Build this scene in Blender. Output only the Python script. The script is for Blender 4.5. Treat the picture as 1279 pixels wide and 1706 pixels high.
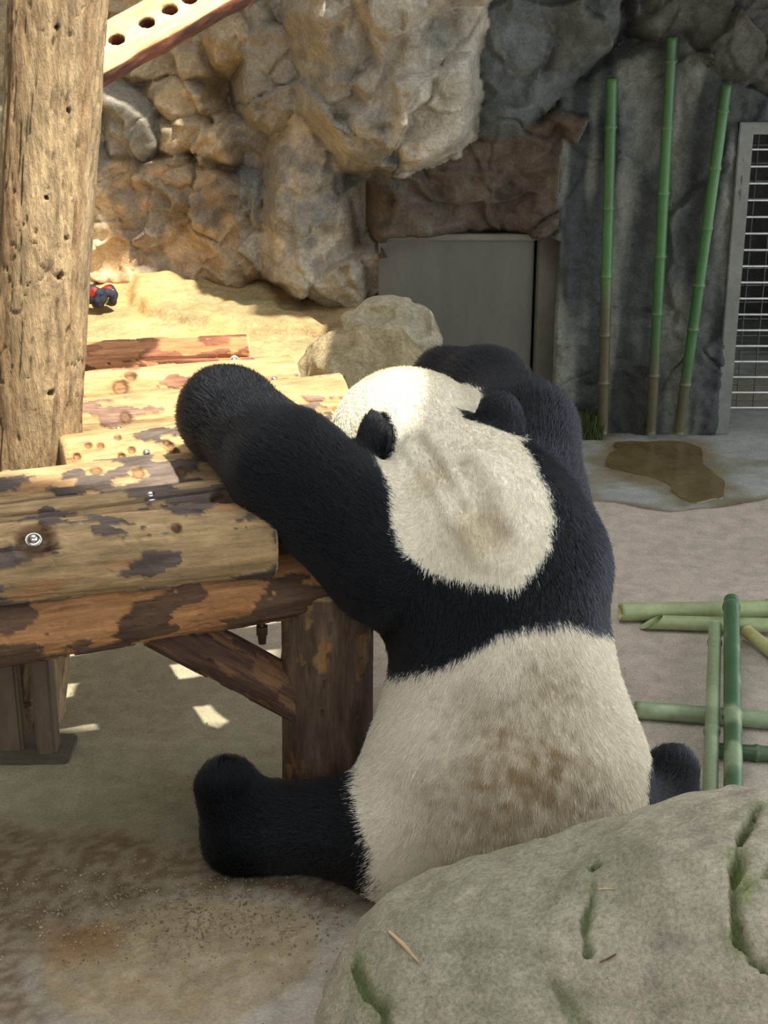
import bpy, bmesh, math, random
import numpy as np
from mathutils import Vector, Matrix

random.seed(7)
rng = np.random.default_rng(7)
scene = bpy.context.scene
for o in list(bpy.data.objects):
    bpy.data.objects.remove(o)

# ------------------------------------------------------------------ camera
FPX, PITCH, CAM_H = 2500.0, math.radians(20.4), 2.0
cam_data = bpy.data.cameras.new('camera')
cam_data.sensor_fit = 'VERTICAL'
cam_data.sensor_height = 24.0
cam_data.lens = FPX / 1706.0 * 24.0
cam_data.clip_start = 0.05
cam = bpy.data.objects.new('camera', cam_data)
scene.collection.objects.link(cam)
cam.location = (0, 0, CAM_H)
cam.rotation_euler = (math.pi / 2 - PITCH, 0, 0)
scene.camera = cam

# ------------------------------------------------------------------ sky, sun, exposure
world = bpy.data.worlds.new('sky')
scene.world = world
world.use_nodes = True
bg = world.node_tree.nodes['Background']
bg.inputs[0].default_value = (0.92, 0.97, 1.0, 1)
bg.inputs[1].default_value = 2.4
SUN_DIR = Vector((-0.35, 0.35, -0.87)).normalized()
sun_data = bpy.data.lights.new('sun_offscreen', 'SUN')
sun_data.energy = 9.5
sun_data.angle = math.radians(0.9)
sun_data.color = (1.0, 0.92, 0.78)
sun = bpy.data.objects.new('sun_offscreen', sun_data)
scene.collection.objects.link(sun)
sun.location = (3, -2, 8)
sun.rotation_euler = SUN_DIR.to_track_quat('-Z', 'Y').to_euler()
vs = scene.view_settings
vs.view_transform = 'Standard'
vs.look = 'None'
vs.exposure = 0.0
vs.gamma = 1.0
vs.use_curve_mapping = False
scene.cycles.max_bounces = 6
scene.cycles.diffuse_bounces = 4
scene.cycles.transparent_max_bounces = 4

# ------------------------------------------------------------------ helpers
COL = scene.collection
CP, SP = math.cos(PITCH), math.sin(PITCH)

def ray(px, py):
    dx = (px - 639.5) / FPX
    dy = -(py - 853.0) / FPX
    return np.array([dx, CP + dy * SP, -SP + dy * CP])

def at_y(px, py, Y):                      # photo point -> place at depth Y
    d = ray(px, py)
    return np.array([0, 0, CAM_H]) + d * (Y / d[1])

def at_z(px, py, z):                      # photo point -> place on a level plane
    d = ray(px, py)
    return np.array([0, 0, CAM_H]) + d * ((z - CAM_H) / d[2])

def hash3(ix, iy, iz, seed=0):
    n = (ix.astype(np.int64) * 374761393 + iy.astype(np.int64) * 668265263
         + iz.astype(np.int64) * 2147483647 + seed * 974634721) & 0xFFFFFFFF
    n = ((n ^ (n >> 13)) * 1274126177) & 0xFFFFFFFF
    n = ((n ^ (n >> 16)) * 2246822519) & 0xFFFFFFFF
    return ((n ^ (n >> 15)) & 0xFFFFFF) / float(0xFFFFFF)

def vnoise(x, y, z, seed=0):              # value noise, -1..1
    x, y, z = np.broadcast_arrays(np.asarray(x, float), np.asarray(y, float), np.asarray(z, float))
    fx, fy, fz = np.floor(x), np.floor(y), np.floor(z)
    tx, ty, tz = x - fx, y - fy, z - fz
    tx = tx * tx * (3 - 2 * tx); ty = ty * ty * (3 - 2 * ty); tz = tz * tz * (3 - 2 * tz)
    r = 0
    for i in (0, 1):
        for j in (0, 1):
            for k in (0, 1):
                w = (tx if i else 1 - tx) * (ty if j else 1 - ty) * (tz if k else 1 - tz)
                r = r + w * hash3(fx + i, fy + j, fz + k, seed)
    return r * 2 - 1

def fbm(x, y, z, oct=4, seed=0, gain=0.5):
    r, a, s = 0, 1.0, 1.0
    for i in range(oct):
        r = r + a * vnoise(x * s + i * 17.3, y * s - i * 9.1, z * s + i * 5.7, seed + i)
        a *= gain; s *= 2.03
    return r

def ridge(x, y, z, oct=3, seed=0):        # 0 on cracks, up to 1 between
    r, a, s = 0, 1.0, 1.0
    tot = 0
    for i in range(oct):
        r = r + a * np.abs(vnoise(x * s, y * s, z * s, seed + i))
        tot += a; a *= 0.5; s *= 2.1
    return r / tot

def sstep(a, b, x):
    t = np.clip((x - a) / (b - a), 0, 1)
    return t * t * (3 - 2 * t)

def mix(a, b, t):
    a = np.asarray(a, float); b = np.asarray(b, float)
    t = np.asarray(t)[..., None]
    return a * (1 - t) + b * t

def lin(r, g, b):                         # 0-255 photo-like colour to linear
    def f(c):
        c /= 255.0
        return c / 12.92 if c <= 0.04045 else ((c + 0.055) / 1.055) ** 2.4
    return np.array([f(r), f(g), f(b)])

def poly_sdf(px, py, poly):               # negative inside
    poly = np.asarray(poly, float)
    d = np.full(px.shape, 1e9)
    s = np.zeros(px.shape, bool)
    n = len(poly)
    for i in range(n):
        ax, ay = poly[i]; bx, by = poly[(i + 1) % n]
        ex, ey = bx - ax, by - ay
        wx, wy = px - ax, py - ay
        t = np.clip((wx * ex + wy * ey) / (ex * ex + ey * ey + 1e-12), 0, 1)
        d = np.minimum(d, (wx - ex * t) ** 2 + (wy - ey * t) ** 2)
        c = ((ay <= py) & (by > py)) | ((by <= py) & (ay > py))
        xx = ax + (py - ay) / (by - ay if abs(by - ay) > 1e-12 else 1e-12) * ex
        s ^= c & (px < xx)
    d = np.sqrt(d)
    return np.where(s, -d, d)

def tag(o, label=None, cat=None, group=None, kind=None):
    if label: o['label'] = label
    if cat: o['category'] = cat
    if group: o['group'] = group
    if kind: o['kind'] = kind
    return o

def empty(name, loc=(0, 0, 0)):
    o = bpy.data.objects.new(name, None)
    o.empty_display_size = 0.1
    o.location = loc
    COL.objects.link(o)
    return o

def link(name, me, m, parent=None):
    o = bpy.data.objects.new(name, me)
    COL.objects.link(o)
    if m is not None and not me.materials:
        me.materials.append(m)
    if parent is not None:
        o.parent = parent
        pw = Matrix.Translation(parent.location) if parent.parent is None else Matrix.Translation(parent.location + parent.parent.location)
        o.matrix_parent_inverse = pw.inverted()
    return o

def np_mesh(name, verts, faces, col=None, smooth=True):
    """verts (n,3), faces (m,4) or (m,3) arrays, col (n,3) optional point colours"""
    verts = np.asarray(verts, np.float32); faces = np.asarray(faces, np.int32)
    me = bpy.data.meshes.new(name)
    k = faces.shape[1]
    me.vertices.add(len(verts)); me.loops.add(faces.size); me.polygons.add(len(faces))
    me.vertices.foreach_set('co', verts.ravel())
    me.loops.foreach_set('vertex_index', faces.ravel())
    me.polygons.foreach_set('loop_start', np.arange(0, faces.size, k, dtype=np.int32))
    me.polygons.foreach_set('use_smooth', np.full(len(faces), smooth))
    me.update(calc_edges=True)
    me.validate()
    if col is not None:
        a = me.attributes.new('Col', 'FLOAT_COLOR', 'POINT')
        c = np.ones((len(verts), 4), np.float32); c[:, :3] = col
        a.data.foreach_set('color', c.ravel())
    return me

def grid_faces(nu, nv, wrap_v=False):
    i = np.arange(nu - 1)[:, None]
    j = np.arange(nv if wrap_v else nv - 1)[None, :]
    j2 = (j + 1) % nv
    return np.stack([i * nv + j, (i + 1) * nv + j, (i + 1) * nv + j2, i * nv + j2], -1).reshape(-1, 4)

def surface_nets(S, lo, h):
    """S: sdf samples on a regular grid (negative inside) -> verts, quads"""
    nx, ny, nz = S.shape
    ins = S < 0
    c = np.zeros((nx - 1, ny - 1, nz - 1), int)
    corners = [(i, j, k) for i in (0, 1) for j in (0, 1) for k in (0, 1)]
    sl = lambda i, j, k: (slice(i, nx - 1 + i), slice(j, ny - 1 + j), slice(k, nz - 1 + k))
    for (i, j, k) in corners:
        c += ins[sl(i, j, k)]
    act = (c > 0) & (c < 8)
    idx = np.full(act.shape, -1, np.int64)
    cells = np.argwhere(act)
    idx[act] = np.arange(len(cells))
    acc = np.zeros((len(cells), 3)); cnt = np.zeros(len(cells))
    for a in range(8):
        for b in range(a + 1, 8):
            ca, cb = np.array(corners[a]), np.array(corners[b])
            if np.abs(ca - cb).sum() != 1: continue
            va = S[tuple((cells + ca).T)]; vb = S[tuple((cells + cb).T)]
            m = (va < 0) != (vb < 0)
            t = np.where(m, va / np.where(m, va - vb, 1), 0)
            acc += m[:, None] * (ca + (cb - ca) * t[:, None]); cnt += m
    verts = lo + (cells + acc / cnt[:, None]) * h
    quads = []
    for ax in range(3):
        o1, o2 = (ax + 1) % 3, (ax + 2) % 3
        s0 = [slice(0, None)] * 3; s1 = [slice(0, None)] * 3
        s0[ax] = slice(0, -1); s1[ax] = slice(1, None)
        A, B = ins[tuple(s0)], ins[tuple(s1)]
        e = np.argwhere(A != B)
        ok = (e[:, o1] > 0) & (e[:, o2] > 0) & (e[:, o1] < S.shape[o1] - 1) & (e[:, o2] < S.shape[o2] - 1)
        e = e[ok]
        flip = A[tuple(e.T)]
        def q(d1, d2):
            f = e.copy(); f[:, o1] += d1; f[:, o2] += d2
            return idx[tuple(f.T)]
        Q = np.stack([q(-1, -1), q(0, -1), q(0, 0), q(-1, 0)], 1)
        Q[~flip] = Q[~flip][:, ::-1]
        quads.append(Q)
    return verts, np.concatenate(quads)

def sdf_grid(lo, hi, h):
    lo = np.array(lo, float); hi = np.array(hi, float)
    n = np.ceil((hi - lo) / h).astype(int) + 1
    g = [lo[i] + np.arange(n[i]) * h for i in range(3)]
    return lo, np.meshgrid(*g, indexing='ij')

def smin(a, b, k):
    h = np.clip(0.5 + 0.5 * (b - a) / k, 0, 1)
    return b * (1 - h) + a * h - k * h * (1 - h)

def cone(X, Y, Z, a, b, r1, r2):
    a = np.array(a, float); b = np.array(b, float); ba = b - a
    px, py, pz = X - a[0], Y - a[1], Z - a[2]
    h = np.clip((px * ba[0] + py * ba[1] + pz * ba[2]) / (ba @ ba), 0, 1)
    return np.sqrt((px - ba[0] * h) ** 2 + (py - ba[1] * h) ** 2 + (pz - ba[2] * h) ** 2) - (r1 + (r2 - r1) * h)

def ellip(X, Y, Z, c, r):
    qx, qy, qz = (X - c[0]) / r[0], (Y - c[1]) / r[1], (Z - c[2]) / r[2]
    k0 = np.sqrt(qx * qx + qy * qy + qz * qz)
    k1 = np.sqrt((qx / r[0]) ** 2 + (qy / r[1]) ** 2 + (qz / r[2]) ** 2)
    return k0 * (k0 - 1) / np.maximum(k1, 1e-6)

# tubes: a swept pipe along points with radii; returns verts, faces
def tube(pts, radii, n=14, cap=True):
    pts = np.asarray(pts, float); radii = np.broadcast_to(np.asarray(radii, float), (len(pts),))
    tan = np.gradient(pts, axis=0)
    tan /= np.linalg.norm(tan, axis=1, keepdims=True)
    up = np.array([0, 0, 1.0])
    if abs(tan[0] @ up) > 0.95: up = np.array([1.0, 0, 0])
    V = []
    u = np.cross(tan[0], up); u /= np.linalg.norm(u)
    for i in range(len(pts)):
        u = u - tan[i] * (u @ tan[i]); u /= np.linalg.norm(u)
        w = np.cross(tan[i], u)
        a = np.arange(n) / n * 2 * math.pi
        V.append(pts[i] + radii[i] * (np.cos(a)[:, None] * u + np.sin(a)[:, None] * w))
    V = np.concatenate(V)
    F = grid_faces(len(pts), n, True)[:, ::-1]
    if cap:
        c0, c1 = len(V), len(V) + 1
        V = np.concatenate([V, pts[:1], pts[-1:]])
        j = np.arange(n); j2 = (j + 1) % n
        e = (len(pts) - 1) * n
        F = np.concatenate([F, np.stack([np.full(n, c0), j, j2, np.full(n, c0)], 1)[:, [0, 1, 2, 2]],
                            np.stack([np.full(n, c1), e + j2, e + j, np.full(n, c1)], 1)[:, [0, 1, 2, 2]]])
    return V, F

def poly_mesh(name, V, F, smooth=True):   # tolerant of degenerate quads (caps)
    me = bpy.data.meshes.new(name)
    me.from_pydata([tuple(v) for v in V], [], [tuple(dict.fromkeys(int(i) for i in f)) for f in F])
    me.polygons.foreach_set('use_smooth', np.full(len(me.polygons), smooth))
    me.update()
    return me

def box_mesh(name, lo, hi, bevel=0.004):
    bm = bmesh.new()
    bmesh.ops.create_cube(bm, size=1)
    lo = Vector(lo); hi = Vector(hi)
    for v in bm.verts:
        v.co = Vector((lo[i] + (v.co[i] + 0.5) * (hi[i] - lo[i]) for i in range(3)))
    if bevel > 0:
        bmesh.ops.bevel(bm, geom=bm.edges[:], offset=bevel, segments=2, affect='EDGES')
    me = bpy.data.meshes.new(name)
    bm.to_mesh(me); bm.free()
    return me

# ------------------------------------------------------------------ materials
def new_mat(name):
    m = bpy.data.materials.new(name)
    m.use_nodes = True
    nt = m.node_tree
    return m, nt, nt.nodes, nt.links, nt.nodes['Principled BSDF']

def noise_node(nt, vec, scale, detail=6, rough=0.6):
    n = nt.nodes.new('ShaderNodeTexNoise')
    n.inputs['Scale'].default_value = scale
    n.inputs['Detail'].default_value = detail
    n.inputs['Roughness'].default_value = rough
    if vec is not None: nt.links.new(vec, n.inputs['Vector'])
    return n

def vmat(name, rough=0.85, scales=(9, 45), amp=(0.35, 0.35), stretch=(1, 1, 1), bump=0.4, bump_dist=0.01, spec=0.3, plain=None, pits=0.0):
    """procedural stone / wood: the mesh's own colour attribute (or a plain colour) broken up by noise, with fine relief"""
    m, nt, N, L, b = new_mat(name)
    tc = N.new('ShaderNodeTexCoord')
    mp = N.new('ShaderNodeMapping'); mp.inputs['Scale'].default_value = stretch
    L.new(tc.outputs['Object'], mp.inputs['Vector'])
    n1 = noise_node(nt, mp.outputs[0], scales[0], 5)
    n2 = noise_node(nt, mp.outputs[0], scales[1], 6, 0.7)
    def rng_node(n, a):
        r = N.new('ShaderNodeMapRange')
        r.inputs['From Min'].default_value = 0.3; r.inputs['From Max'].default_value = 0.7
        r.inputs['To Min'].default_value = 1 - a; r.inputs['To Max'].default_value = 1 + a
        r.clamp = False
        L.new(n.outputs['Fac'], r.inputs['Value'])
        return r.outputs[0]
    mul = N.new('ShaderNodeMath'); mul.operation = 'MULTIPLY'
    L.new(rng_node(n1, amp[0]), mul.inputs[0]); L.new(rng_node(n2, amp[1]), mul.inputs[1])
    sc = N.new('ShaderNodeVectorMath'); sc.operation = 'SCALE'
    if plain is None:
        at = N.new('ShaderNodeAttribute'); at.attribute_name = 'Col'
        L.new(at.outputs['Color'], sc.inputs[0])
    else:
        sc.inputs[0].default_value = plain
    L.new(mul.outputs[0], sc.inputs['Scale'])
    L.new(sc.outputs[0], b.inputs['Base Color'])
    b.inputs['Roughness'].default_value = rough
    b.inputs['Specular IOR Level'].default_value = spec
    bn = N.new('ShaderNodeBump'); bn.inputs['Strength'].default_value = bump; bn.inputs['Distance'].default_value = bump_dist
    h = N.new('ShaderNodeMath'); h.operation = 'ADD'
    L.new(n1.outputs['Fac'], h.inputs[0]); L.new(n2.outputs['Fac'], h.inputs[1])
    hh = h.outputs[0]
    if pits > 0:
        v = N.new('ShaderNodeTexVoronoi'); v.inputs['Scale'].default_value = scales[1] * 1.3
        L.new(mp.outputs[0], v.inputs['Vector'])
        r = N.new('ShaderNodeMapRange'); r.inputs['From Max'].default_value = 0.25
        r.inputs['To Min'].default_value = -pits; r.inputs['To Max'].default_value = 0
        L.new(v.outputs['Distance'], r.inputs['Value'])
        a2 = N.new('ShaderNodeMath'); a2.operation = 'ADD'
        L.new(hh, a2.inputs[0]); L.new(r.outputs[0], a2.inputs[1]); hh = a2.outputs[0]
    L.new(hh, bn.inputs['Height'])
    L.new(bn.outputs[0], b.inputs['Normal'])
    return m

def pmat(name, color, rough=0.5, metal=0.0, spec=0.5, scale=30, amp=0.15, stretch=(1, 1, 1)):
    m = vmat(name, rough, (scale * 0.3, scale), (amp, amp), stretch, 0.15, 0.003, spec, plain=tuple(color))
    m.node_tree.nodes['Principled BSDF'].inputs['Metallic'].default_value = metal
    return m

ROCK = vmat('gunite_rock', 0.9, (14, 70), (0.22, 0.28), bump=0.55, bump_dist=0.012)
ROUGH_ROCK = vmat('pitted_rock', 0.95, (20, 60), (0.2, 0.3), bump=0.9, bump_dist=0.02, pits=0.5)
CONCRETE = vmat('concrete', 0.85, (16, 140), (0.16, 0.22), bump=0.35, bump_dist=0.004, pits=0.2)
WOOD = vmat('pine_log', 0.8, (22, 90), (0.26, 0.32), (0.2, 1, 1), bump=0.7, bump_dist=0.008)
TRUNK = vmat('weathered_trunk', 0.9, (24, 80), (0.30, 0.40), (1, 1, 0.22), bump=1.0, bump_dist=0.016)
STEEL = pmat('bolt_steel', (0.62, 0.60, 0.58), 0.28, 1.0)
# ================================================================== back wall: artificial rock built of blocks
TAN = lin(184, 166, 136); GREY = lin(162, 156, 142); PALE = lin(186, 178, 160); RUST = lin(186, 132, 76)
COOL = lin(118, 120, 116); CHAR = lin(92, 95, 92); DARK = lin(60, 59, 55); BROWN = lin(74, 66, 56)
# name, photo outline, depth of its face, bevel, tilt (dY per metre up), colour, base colour strength of rust
BLOCKS = [
    ('rock_face', [(-900, -900), (420, -900), (470, 300), (440, 520), (-900, 520)], 7.40, .10, 0.00, TAN * .85, .2),
    ('rock_slab', [(150, 252), (215, 262), (262, 270), (330, 282), (398, 300), (428, 345), (438, 400), (432, 452), (400, 478), (150, 470)], 7.10, .06, .10, TAN, .75),
    ('rock_slab', [(-200, 150), (100, 180), (190, 300), (196, 380), (170, 430), (150, 480), (-200, 480)], 7.05, .08, .06, TAN * .95, .3),
    ('rock_slab', [(392, 300), (420, 312), (434, 350), (436, 440), (420, 450), (396, 420), (385, 350)], 7.05, .04, .04, GREY, .1),
    ('rock_lump', [(264, 214), (300, 205), (332, 208), (340, 236), (318, 258), (284, 264), (262, 250)], 7.00, .05, -.1, TAN, .2),
    ('rock_lump', [(320, 218), (352, 214), (378, 246), (382, 276), (340, 272), (324, 258)], 7.04, .04, .05, TAN, .1),
    ('rock_lump', [(250, 140), (290, 128), (330, 142), (346, 180), (330, 200), (288, 206), (262, 190), (248, 165)], 7.08, .05, -.15, TAN, .2),
    ('rock_lump', [(176, 150), (214, 165), (246, 212), (258, 244), (232, 262), (176, 256)], 7.06, .05, .0, GREY * .9, .1),
    ('rock_lump', [(352, 56), (400, 44), (416, 58), (412, 94), (384, 108), (360, 98)], 6.95, .05, -.2, TAN, .2),
    ('rock_lump', [(176, -60), (300, -60), (352, 40), (346, 120), (300, 124), (240, 100), (176, 130)], 7.18, .06, .0, TAN * .9, .1),
    ('rock_lump', [(210, 60), (250, 50), (330, 75), (350, 120), (270, 140), (215, 120)], 7.12, .05, .1, TAN * .9, .1),
    ('rock_column', [(398, -300), (500, -300), (514, 10), (528, 70), (534, 120), (526, 172), (508, 192), (480, 218), (452, 222), (424, 208), (410, 160), (404, 90)], 6.92, .09, .05, GREY, .15),
    ('rock_column', [(360, 200), (440, 216), (476, 240), (456, 300), (450, 440), (438, 450), (430, 340), (396, 292), (370, 250)], 7.18, .05, .0, GREY * .9, .3),
    ('rock_buttress', [(512, 178), (532, 192), (556, 228), (580, 262), (578, 330), (592, 372), (590, 420), (606, 472), (604, 512), (580, 532), (540, 520), (470, 468), (448, 462), (452, 372), (456, 300), (474, 246), (496, 200)], 6.72, .10, .12, PALE * .92, .35),
    ('rock_buttress', [(582, 282), (634, 290), (662, 304), (668, 344), (660, 372), (640, 394), (648, 440), (658, 500), (664, 560), (604, 560), (606, 470), (592, 380), (578, 330)], 6.82, .05, .05, GREY, .1),
    ('rock_overhang', [(506, -400), (860, -400), (822, -10), (816, 60), (806, 120), (792, 178), (778, 236), (764, 262), (742, 262), (706, 284), (668, 290), (622, 286), (588, 272), (558, 226), (534, 186), (538, 110), (520, 40)], 6.30, .13, -.05, GREY * .98, .12),
    ('rock_overhang', [(600, -300), (840, -300), (806, 2), (742, 10), (690, 44), (652, 66), (640, 60), (612, 40), (596, 8)], 6.14, .06, -.3, GREY, .3),
    ('rock_overhang', [(660, 132), (720, 128), (770, 98), (790, 104), (786, 170), (768, 232), (750, 250), (668, 276), (652, 250), (664, 190)], 6.22, .05, .05, GREY * 1.08, .15),
    ('rock_shelf', [(812, -400), (1040, -400), (1036, 30), (1020, 66), (984, 100), (964, 150), (920, 180), (876, 246), (820, 252), (788, 240)], 6.36, .12, -.25, CHAR, .0),
    ('rock_shelf', [(1030, -400), (1600, -400), (1600, 110), (1290, 176), (1210, 140), (1150, 60), (1096, 70), (1060, 40)], 6.38, .12, -.3, lin(84, 82, 76), .0),
    ('rock_lintel', [(640, 262), (800, 240), (930, 180), (980, 190), (960, 380), (932, 394), (780, 386), (700, 398), (640, 404)], 6.52, .05, -.2, lin(92, 82, 70), .0),
    ('rock_pier', [(928, 150), (1600, -200), (1600, 760), (918, 760), (922, 560), (932, 400)], 6.50, .04, .0, CHAR, .0),
]
def build_wall():
    fx = np.arange(-1.95, 2.15, .0085); fz = np.arange(-.05, 1.95, .0085)
    xs = np.concatenate([np.linspace(-4.2, -1.97, 26), fx, np.linspace(2.17, 4.2, 24)])
    zs = np.concatenate([fz, np.linspace(1.97, 4.3, 30)])
    X, Z = np.meshgrid(xs, zs, indexing='ij')
    wx = X + .022 * fbm(X * 5, 0, Z * 5, 3, 11) + .007 * fbm(X * 22, 1, Z * 22, 2, 12)
    wz = Z + .022 * fbm(X * 5, 7, Z * 5, 3, 13) + .007 * fbm(X * 22, 8, Z * 22, 2, 14)
    # angular break-up: tilted facets that meet in sharp edges
    fac = np.zeros(X.shape); fedge = np.zeros(X.shape)
    for (n_, amp_, sd_) in ((110, .28, 1), (420, .13, 2)):
        g_ = np.random.default_rng(900 + sd_)
        cs = g_.uniform([-2.4, -.2], [2.4, 2.3], (n_, 2)); gr = g_.normal(size=(n_, 2)) * amp_
        qx = X + .05 * fbm(X * 6, sd_, Z * 6, 3, 910 + sd_); qz = Z + .05 * fbm(X * 6, sd_ + 5, Z * 6, 3, 920 + sd_)
        b1 = np.full(X.shape, 99.0); b2 = np.full(X.shape, 99.0); off = np.zeros(X.shape)
        for k_ in range(n_):
            dd = np.hypot((qx - cs[k_, 0]) * 1.15, qz - cs[k_, 1])
            c_ = dd < b1
            b2 = np.where(c_, b1, np.minimum(b2, dd)); off = np.where(c_, gr[k_, 0] * (qx - cs[k_, 0]) + gr[k_, 1] * (qz - cs[k_, 1]), off)
            b1 = np.where(c_, dd, b1)
        fac += off * sstep(0, .025, b2 - b1); fedge = np.maximum(fedge, sstep(.012, .0, b2 - b1) * (1 if sd_ == 1 else .5))
    Yb = np.full(X.shape, 7.6); who = np.zeros(X.shape, int)
    tint = np.zeros(X.shape + (3,)); tint[:] = DARK; rust = np.zeros(X.shape)
    for i, (nm, poly, yf, bev, tilt, c, ru) in enumerate(BLOCKS):
        pw = [at_y(px, py, yf)[[0, 2]] for px, py in poly]
        pw = np.array(pw)
        cz = pw[:, 1].clip(0, 2.2).mean()
        d = poly_sdf(wx, wz, pw)
        s = np.clip(-d / bev, 0, 1)
        edge = bev * (1 - np.sqrt(np.clip(1 - (1 - s) ** 2, 0, 1)))
        facet = .035 * (np.abs(vnoise(X * 3.1 + i * 3.3, i, Z * 3.1, 21)) + .6 * np.abs(vnoise(X * 6.7, i + .5, Z * 6.7 + i, 22)))
        y = yf + tilt * (Z.clip(0, 2.3) - cz) + edge - facet + np.where(d > 0, d * 3.2, 0)
        m = y < Yb
        Yb = np.where(m, y, Yb); who = np.where(m, i, who)
        tint[m] = c; rust = np.where(m, ru, rust)
    left = sstep(.45, .05, X)                                  # tan rock left, charcoal right
    # strata, cracks and grain
    warp = fbm(X * 2.3, 3, Z * 2.3, 3, 31)
    strata = vnoise(X * 2 + warp, 0, Z * 17 + warp * 2.5, 33)
    cr = ridge(X * 4.2 + warp * .6, 2, Z * 4.2, 3, 35)
    crack = sstep(.10, .0, cr)
    pier = (np.array([b[0] == 'rock_pier' for b in BLOCKS])[who]) * sstep(6.4, 6.46, Yb)
    folds = vnoise(X * 15 + .5 * warp, 0, Z * 1.1, 41) * .6 + vnoise(X * 31 + warp, 0, Z * 2.0, 42) * .4
    Y = Yb + (fac + .007 * fedge) * (1 - pier * .85) * sstep(2.3, 2.0, np.abs(X)) + .05 * (1 - pier * .7) * fbm(X * 3.3, 0, Z * 3.3, 5, 37) * .6 + .014 * strata * (1 - pier) + .026 * crack * (1 - pier) \
        + .008 * fbm(X * 26, 4, Z * 26, 3, 39) - pier * .032 * folds
    # colour of the stone
    col = tint * (1 + .30 * fbm(X * 2.1, 1, Z * 2.1, 4, 51))[..., None]
    col *= (1 + .16 * strata * (1 - pier))[..., None]
    rm = rust * sstep(.12, .6, fbm(X * 3.6, 3, Z * 2.0, 4, 53) + .15)
    col = mix(col, RUST * .9, np.clip(rm * .5, 0, .38))
    pm = left * sstep(.25, .7, fbm(X * 4.5, 9, Z * 4.5, 4, 57))
    col = mix(col, COOL * .85, np.clip(pm, 0, .6))
    streak = sstep(-.1, .6, vnoise(X * 17, 2, Z * .9, 61) * .7 + .4 * fbm(X * 6, 5, Z * 2.4, 3, 62))
    col = np.where(pier[..., None] > 0, mix(mix(col * .55, lin(70, 80, 88) * .8, .4 * sstep(-.2, .5, vnoise(X * 9, 3, Z * 1.4, 63))), lin(146, 148, 138) * .85, streak * .8), col)
    moss = pier * sstep(.22, .02, Z + .10 * vnoise(X * 14, 0, Z * 6, 65)) * sstep(-.1, .3, vnoise(X * 3, 0, 2, 66) + .25)
    col = mix(col, lin(44, 58, 26), moss * .85)
    # openings: animal hatch and barred gate
    h0, h1 = at_y(652, 700, 6.5)[0], at_y(924, 560, 6.5)[0]
    hz = at_y(780, 399, 6.5)[2]
    hatch = (X > h0 - .02) & (X < h1) & (Z < hz)
    Y = np.where(hatch, np.maximum(Y, 7.0), Y)
    g0, gz = at_y(1218, 480, 6.5)[0], at_y(1240, 204, 6.5)[2]
    gate = (X > g0) & (X < g0 + 1.2) & (Z < gz)
    Y = np.where(gate, np.maximum(Y, 9.2), Y)       # recess behind the gate deepened so its inside falls dark
    col[hatch | gate] = lin(104, 102, 96)
    V = np.stack([X, Y, Z], -1).reshape(-1, 3)
    F = grid_faces(len(xs), len(zs))
    fw = who.reshape(-1)[F[:, 0]]
    col = np.clip(col, .004, .9).reshape(-1, 3)
    root = None
    order = sorted(range(len(BLOCKS)), key=lambda i: -(fw == i).sum())
    def sub(mask, name, parent):
        f = F[mask]; u, inv = np.unique(f, return_inverse=True)
        return link(name, np_mesh(name, V[u], inv.reshape(f.shape), col[u]), ROCK, parent)
    pi = [i for i, b in enumerate(BLOCKS) if b[0] == 'rock_pier'][0]
    root = empty('wall_back', (0, 7.5, 0))
    tag(root, 'artificial rock wall, tan boulders on one side and dark streaked rock on the other', kind='structure')
    for i in range(len(BLOCKS)):
        m = fw == i
        if m.sum() > 20:
            sub(m, BLOCKS[i][0], root)
    return g0, gz, h0, h1, hz
GX0, GZ, HX0, HX1, HZ = build_wall()

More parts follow.
